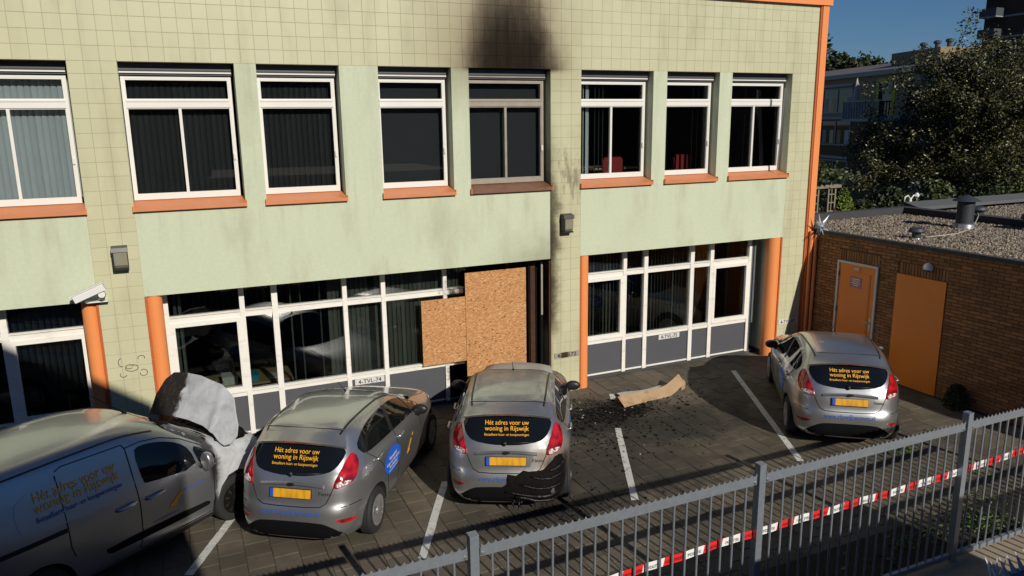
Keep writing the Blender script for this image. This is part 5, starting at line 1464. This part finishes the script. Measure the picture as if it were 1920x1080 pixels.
# second fence with blue spikes nearer the camera
BL = thing('spiked_fence', (8.5, -9.15, 0), 'dark blue railing topped with pale pointed spikes at the lower right corner', 'fence')
mat('blue_dark', (.03, .09, .20), .45, var=.1); mat('blue_pale', (.62, .74, .84), .4, .0, var=.08)  # dark blue for rails and bars, pale blue for the spikes
BY = -9.15
q = MB(); q.box(6.12, 13.0, BY-.03, BY+.03, 1.80, 1.86); q.build('top_rail', G['blue_dark'], BL)
q = MB(); q.box(6.12, 13.0, BY-.02, BY+.02, .10, .15); q.build('bottom_rail', G['blue_dark'], BL)
bb = MB(); bb.tube([(0, 0, .02), (0, 0, 1.80)], .014, 8); bb_me = bb.mesh('bar', G['blue_dark'], R_(40))
x = 6.2
while x < 13:
    o = link('bar', bb_me, BL); o.location = (x, BY, 0); x += .13
def spike(base, d, L, w):
    d = Vector(d).normalized(); c_ = Vector(base); s_ = d.cross(Vector((.2, 1, .1))).normalized()*w
    q = MB(); e = s_.cross(d).normalized()*.006
    q.add([c_-s_+e, c_+s_+e, c_+d*L, c_-s_-e, c_+s_-e], [(0, 1, 2), (4, 3, 2), (0, 3, 4, 1), (1, 4, 2), (3, 0, 2)]); return q
x = 6.16; ks = random.Random(3)
while x < 9.5:
    spike((x, BY, 1.85), (-.55+ks.uniform(-.1, .1), .1, 1), .20, .022).build('spike', G['blue_pale'], BL); x += .085
for d in ((-.9, .1, .6), (-.6, 0, 1), (-.1, .05, 1), (.3, 0, 1), (-.25, .3, .9)):
    spike((6.14, BY, 1.80), d, .24, .024).build('spike', G['blue_pale'], BL)
# ------------------------------------------------------------------ background
# three-storey flats, facade facing left
FL = thing('apartment_block', (40, 22, 0), 'brown three-storey flats with strip windows and a balcony, behind the tree', 'building')
A0 = Vector((41.1, 26.8, 0)); A1 = Vector((38.2, 17.3, 0)); ax = (A1-A0).normalized(); az = Vector((0, 0, 1)); an_ = Vector((ax.y, -ax.x, 0))
if an_.x > 0: an_ = -an_
MF = Matrix(((ax.x, an_.x, 0, A0.x), (ax.y, an_.y, 0, A0.y), (0, 0, 1, 0), (0, 0, 0, 1)))     # local: along facade, out, up
mat('flat_brick', (.14, .082, .034), .9, var=.15, vs=3, fine=.2); mat('flat_pale', (.34, .235, .13), .85, var=.1); mat('flat_roof_grey', (.13, .12, .115), .8, var=.1)
mat('flat_trim', (.34, .33, .30), .6); mat('flat_yellow', (.50, .42, .02), .6); mat('curtain', (.45, .36, .16), .8, rnd=.4); mat('curtain_white', (.4, .4, .38), .8, rnd=.3)
def fp(name, boxes, m, par=FL):
    q = MB()
    for b in boxes: q.box(*b, 0, MF)
    return q.build(name, m, par)
fp('wall', [(-9, 26, -9, 0, 0, 5.0)], G['flat_brick']); fp('upper_wall', [(-9, 26, -9, .0, 5.0, 7.6)], G['flat_pale'])
fp('roof_edge', [(-9.2, 26.2, -9, .25, 7.45, 7.70)], G['flat_trim']); 
q = MB(); q.add([MF @ Vector(p) for p in ((-9.2, .25, 7.705), (26.2, .25, 7.705), (26.2, -4, 8.5), (-9.2, -4, 8.5), (-9.2, -9, 7.7), (26.2, -9, 7.7))], [(0, 1, 2, 3), (3, 2, 5, 4), (0, 3, 4), (1, 5, 2)]); q.build('roof', G['flat_roof_grey'], FL)
ch_ = fp('chimney_block', [(5.2, 9.5, -5, -1.5, 8.0, 8.75)], mat('flat_tan', (.26, .19, .11), .9))
for x in (6.6, 7.8, 8.8):
    q = MB(); q.lathe([(.12, 8.7), (.12, 9.05), (.2, 9.08), (.2, 9.2), (.1, 9.25)], 12, tuple(MF @ Vector((x, -2.5, 0)))); q.build('chimney_pot', G['vent_dark'], FL)
for fl, zb in enumerate((.9, 3.35, 5.35)):
    for x0 in (-6.5, .5, 10.4, 15.5, 21.5):
        w_ = 3.5; h_ = 1.55
        wi = fp('window', [(x0, x0+w_, .0, .06, zb, zb+.09), (x0, x0+w_, .0, .06, zb+h_-.09, zb+h_), (x0, x0+.09, 0, .06, zb, zb+h_), (x0+w_-.09, x0+w_, 0, .06, zb, zb+h_), (x0+w_*.5, x0+w_*.5+.10, 0, .06, zb, zb+h_)], G['flat_trim'])
        fp('pane', [(x0+.09, x0+w_-.09, .012, .02, zb+.09, zb+h_-.09)], G['car_glass'], wi)
        for k in range(4):
            fp('curtain', [(x0+.25+k*w_*.25, x0+.25+k*w_*.25+.45, .021, .028, zb+.12, zb+h_*.62)], G['curtain' if k % 3 else 'curtain_white'], wi)
        fp('sun_blind_box', [(x0-.1, x0+w_+.1, 0, .2, zb+h_+.08, zb+h_+.24)], G['flat_trim'], wi)
    fp('string_course', [(-9, 26, 0, .08, zb-.35, zb-.2)], G['flat_trim' if fl == 2 else 'flat_brick'])
fp('balcony_door', [(6.4, 8.2, 0, .05, 5.0, 7.25)], G['flat_yellow']); fp('balcony_door_glass', [(6.65, 7.95, .052, .06, 5.2, 7.05)], G['car_glass'])
bal = fp('balcony', [(5.2, 9.0, 0, 1.4, 4.85, 5.0)], G['flat_trim'])
for x in [5.25 + .27*k for k in range(14)]:
    fp('baluster', [(x, x+.05, 1.33, 1.38, 5.0, 5.95)], G['flat_trim'], bal)
fp('hand_rail', [(5.2, 9.0, 1.31, 1.40, 5.95, 6.03), (5.2, 5.28, 0, 1.4, 5.95, 6.03)], G['flat_trim'], bal)
fp('side_screen', [(5.2, 5.26, .0, 1.38, 5.0, 5.94)], G['curtain_white'], bal)
t = thing('parasol', tuple(MF @ Vector((5.6, .8, 5.0))), 'folded pale parasol standing on the far balcony', 'parasol')
q = MB(); c_ = MF @ Vector((5.6, .8, 0)); q.lathe([(.05, 5.5), (.22, 5.7), (.17, 6.3), (.10, 7.0), (.03, 7.3)], 10, (c_.x, c_.y, 0)); q.build('folded_canopy', mat('parasol_cloth', (.42, .36, .33), .8), t, True)
q = MB(); q.tube([(c_.x, c_.y, 5.0), (c_.x, c_.y, 7.35)], .03, 8); q.build('pole', G['flat_trim'], t)
# tower block top right
TW = thing('tower_block', (110, 62, 0), 'dark brown tower block with pale floor bands and balconies', 'building')
HX0, HY = 112.6, 60.0
mat('tower_brick', (.040, .028, .022), .9, var=.1, vs=1); mat('tower_band', (.24, .26, .28), .7)
q = MB(); q.box(HX0, HX0+26, HY, HY+6, 0, 34); q.build('wall', G['tower_brick'], TW)
for z in (10.5, 13.35, 16.2, 19.05, 21.9, 24.75, 27.6):
    q = MB(); q.box(HX0-.05, HX0+26.05, HY-.08, HY+6.05, z-.12, z+.12); q.build('floor_band', G['tower_band'], TW)
    q = MB(); q.box(HX0-2.0, HX0-.06, HY+3.0, HY+5.5, z-.15, z); bl_ = q.build('balcony', G['tower_band'], TW)
    q = MB(); q.box(HX0-2.0, HX0-1.9, HY+3.0, HY+5.5, z, z+1.1); q.box(HX0-1.9, HX0-.06, HY+3.0, HY+3.08, z, z+1.1); q.build('parapet', mat('tower_panel', (.05, .055, .065), .7) if 'tower_panel' not in MATS else MATS['tower_panel'], bl_)
    for x0 in (6, 12, 18):
        q = MB(); q.box(HX0+x0, HX0+x0+2.4, HY-.03, HY+.02, z+.9, z+2.3); q.build('window', G['car_glass'], TW)
# trees
def limb_tree(name, base, h, crown, label, n, leaf, m, seed, spread=.6, group=None, trunk_r=.16, asp=1.8, tips=1.0):
    t = thing(name, base, label, 'tree', group)
    r = random.Random(seed); q = MB(); b = Vector(base); nodes = []
    q.tube([b, b+Vector((r.uniform(-.1, .1), 0, h*.18)), b+Vector((r.uniform(-.2, .2), 0, h*.34))], [trunk_r, trunk_r*.85, trunk_r*.7], 9)
    top = b+Vector((0, 0, h*.30)); cx, cy, cz, rx, ry, rz_ = crown
    for i in range(34):
        a = r.uniform(0, 6.28); el = r.uniform(-.15, 1.35)
        e = Vector((cx+rx*.97*math.cos(a)*math.cos(el)*r.uniform(.65, 1.08), cy+ry*math.sin(a)*math.cos(el)*r.uniform(.65, 1.05), cz+rz_*math.sin(el)*r.uniform(.6, 1.08)))
        m1 = top.lerp(e, .35)+Vector((r.gauss(0, .25), r.gauss(0, .25), r.gauss(0.25, .2))); m2 = top.lerp(e, .7)+Vector((r.gauss(0, .3), r.gauss(0, .3), r.gauss(.2, .2)))
        q.tube([top+Vector((0, 0, r.uniform(-.4, .4))), m1, m2, e], [trunk_r*.42, trunk_r*.27, trunk_r*.14, .008], 5)
        for s0, s1, k in ((m1, m2, 5), (m2, e, 7)):
            for _ in range(k):
                p = s0.lerp(s1, r.random()); o = p+Vector((r.gauss(0, rx*.16), r.gauss(0, ry*.16), r.gauss(.12, rz_*.14)))
                q.tube([p, p.lerp(o, .5)+Vector((0, 0, .08)), o], [.022, .014, .005], 4); nodes.append((p, o))
        nodes.append((m2, e))
    q.build('trunk', G['bark'], t, True)
    def samp(k):
        p, o = nodes[k.randrange(len(nodes))]; s = k.random()**.6
        return p.lerp(o, s*1.06)+Vector((k.gauss(0, .16), k.gauss(0, .16), k.gauss(0, .14)))*tips
    leaf_cloud(n, samp, leaf, seed+1, .5, asp).build('crown', m, t, fix=False)
    return t
limb_tree('broadleaf_tree', (27.6, 7.2, 0), 8.0, (28.3, 7.1, 3.7, 4.2, 3.9, 4.4), 'large olive-leaved tree spreading behind the gravel roof', 85000, .062, G['leaf_olive'], 31, trunk_r=.2)
limb_tree('broadleaf_tree', (32.8, 8.0, 0), 7.4, (32.4, 7.6, 3.8, 4.0, 3.8, 4.3), 'second spreading tree at the right edge of the picture', 45000, .064, G['leaf_olive'], 37, trunk_r=.18)
for k, (x, y, h, rx, sd, lb) in enumerate(((74, 61, 14.4, 4.2, 41, 'dark distant tree rising beside the orange corner strip'), (80, 60, 13.3, 4.6, 43, 'dark distant round tree behind the flats'), (86, 62, 12.8, 4.6, 45, 'dark distant tree half hidden by the flat roof'))):
    limb_tree('distant_tree', (x, y, 0), h, (x, y, h*.62, rx, rx, h*.36), lb, 9000, .42, G['leaf_dark'], sd, group='dark trees beyond the flats', trunk_r=.35, tips=2.2)
# garden behind the shed
q = MB()
def cone_s(k):
    z = k.random()**1.1; a = k.uniform(0, 6.28); rr = .80*(1-z)**.6*(z+.25)**.18*math.sqrt(k.uniform(.6, 1)); return (18.85+rr*math.cos(a), 4+rr*math.sin(a), .3+z*2.75)
t = thing('topiary_cone', (18.85, 4, 0), 'bright green conical conifer behind the roof edge', 'shrub')
leaf_cloud(6500, cone_s, .075, 51).build('foliage', G['leaf_bright'], t, fix=False)
q = MB(); q.tube([(18.85, 4, 0), (18.85, 4, 2.2)], [.06, .02], 8); q.build('trunk', G['bark'], t)
t = thing('garden_arch', (18.1, 4.1, 0), 'weathered trellis arch overgrown with ivy beside the office corner', 'arch')
mat('old_wood', (.20, .18, .12), .85, var=.2)
for x in (17.6, 18.25):
    for dx in (0, .26):
        q = MB(); q.box(x+dx, x+dx+.05, 4.0, 4.05, 0, 3.1); q.build('post', G['old_wood'], t)
    for k in range(11):
        q = MB(); q.box(x+.05, x+.26, 4.01, 4.04, .5+k*.24, .53+k*.24); q.build('rung', G['old_wood'], t)
    q = MB(); q.box(x+.14, x+.17, 4.012, 4.038, .4, 3.1); q.build('lath', G['old_wood'], t)
q = MB(); q.box(17.3, 18.7, 3.95, 4.0, 3.1, 3.2); q.box(17.3, 18.7, 4.3, 4.35, 3.1, 3.2); q.build('cross_beam', G['old_wood'], t)
leaf_cloud(2600, lambda k: (k.gauss(17.9, .5), k.gauss(4.2, .3), 3.35+abs(k.gauss(0, .14))), .07, 52).build('ivy', G['leaf_mid'], t, fix=False)
for k, (x, y, r_, h_, mt, lb, sd) in enumerate(((16.9, 4.6, .9, 3.0, 'leaf_mid', 'dense green hedge bush behind the trellis arch', 61), (19.9, 4.2, .9, 2.62, 'leaf_dark', 'low dark shrub right of the green conifer', 62), (21.6, 4.6, 1.2, 2.9, 'leaf_dark', 'dark shrub behind the white garden lamp', 63), (24.0, 5.0, 1.3, 3.0, 'leaf_mid', 'rounded shrub left of the tall flue', 64), (26.5, 5.2, 1.4, 3.1, 'leaf_dark', 'dark shrub behind the tall flue', 65), (29.3, 6.0, 1.5, 3.2, 'leaf_mid', 'shrub at the far right behind the roof kerb', 66), (22.4, 9.5, 1.6, 4.2, 'leaf_dark', 'tall dark shrub below the flats', 67), (20.3, 9, 1.5, 3.6, 'leaf_dark', 'dark bush in front of the lowest windows of the flats', 68))):
    shrub('garden_shrub', x, y, r_, h_, G[mt], lb, 'shrub', 3200, sd, .09, group='shrubs in the garden behind the shed')
leaf_cloud(500, lambda k: (k.uniform(16.2, 18.0), k.gauss(3.0, .15), 2.15+k.random()*.42), .055, 70).build('flowers_tmp', G['petal'], fix=False)
fo = bpy.data.objects['flowers_tmp']; fo.name = 'flowers'; tag(fo, 'purple flowers along the back of the shed roof', 'flowers', kind='stuff')
t = thing('garden_lamp', (20.38, 3, 0), 'white garden lamp post with two curled arms', 'lamp')
q = MB(); q.tube([(20.38, 3, 0), (20.38, 3, 2.80)], .035, 10); q.build('post', MATS['camera_white'], t, True)
for s_ in (-1, 1):
    q = MB(); q.tube([(20.38, 3, 2.75), (20.38+s_*.12, 3, 2.87), (20.38+s_*.24, 3, 2.82), (20.38+s_*.25, 3, 2.70)], .02, 8); q.build('arm', MATS['camera_white'], t, True)
q = MB(); q.lathe([(.02, 2.78), (.065, 2.82), (.07, 2.88), (.03, 2.93)], 14, (20.62, 3, 0)); q.build('globe', MATS['camera_white'], t, True)
# ---- across the street, behind the camera: what shades the lower left corner and the foot of the fence
NB = thing('neighbouring_house', (0, -17, 0), 'house across the path whose roof shades the van', 'building')
mat('house_brick', (.16, .09, .06), .9, var=.2)
q = MB(); q.box(-30, 9.98, -16.5, -11.95, 0, 3.53); q.build('lower_wing', G['house_brick'], NB)
yq = -13.6
cx_ = .55+.135*13.6; cz_ = .95+.545*13.6
q = MB(); q.prism([(-16, 3.5), (cx_, 3.5), (cx_, cz_), (-1.0, cz_+.72*(cx_+1.0)), (-9, cz_+.72*(cx_+1.0)), (-16, cz_)], 1, yq-8, yq); q.build('gabled_wing', G['house_brick'], NB)
NB2 = thing('terrace_row', (20, -30, 0), 'row of houses across the street behind the viewer', 'building')
q = MB(); q.box(2.6, 60, -36, -27.5, 0, 6.6); q.build('walls', G['house_brick'], NB2)
q = MB(); q.prism([(-36.3, 6.6), (-27.2, 6.6), (-29.5, 8.2), (-34, 8.2)], 0, 2.6, 60); q.build('roof', G['roof_felt'], NB2)
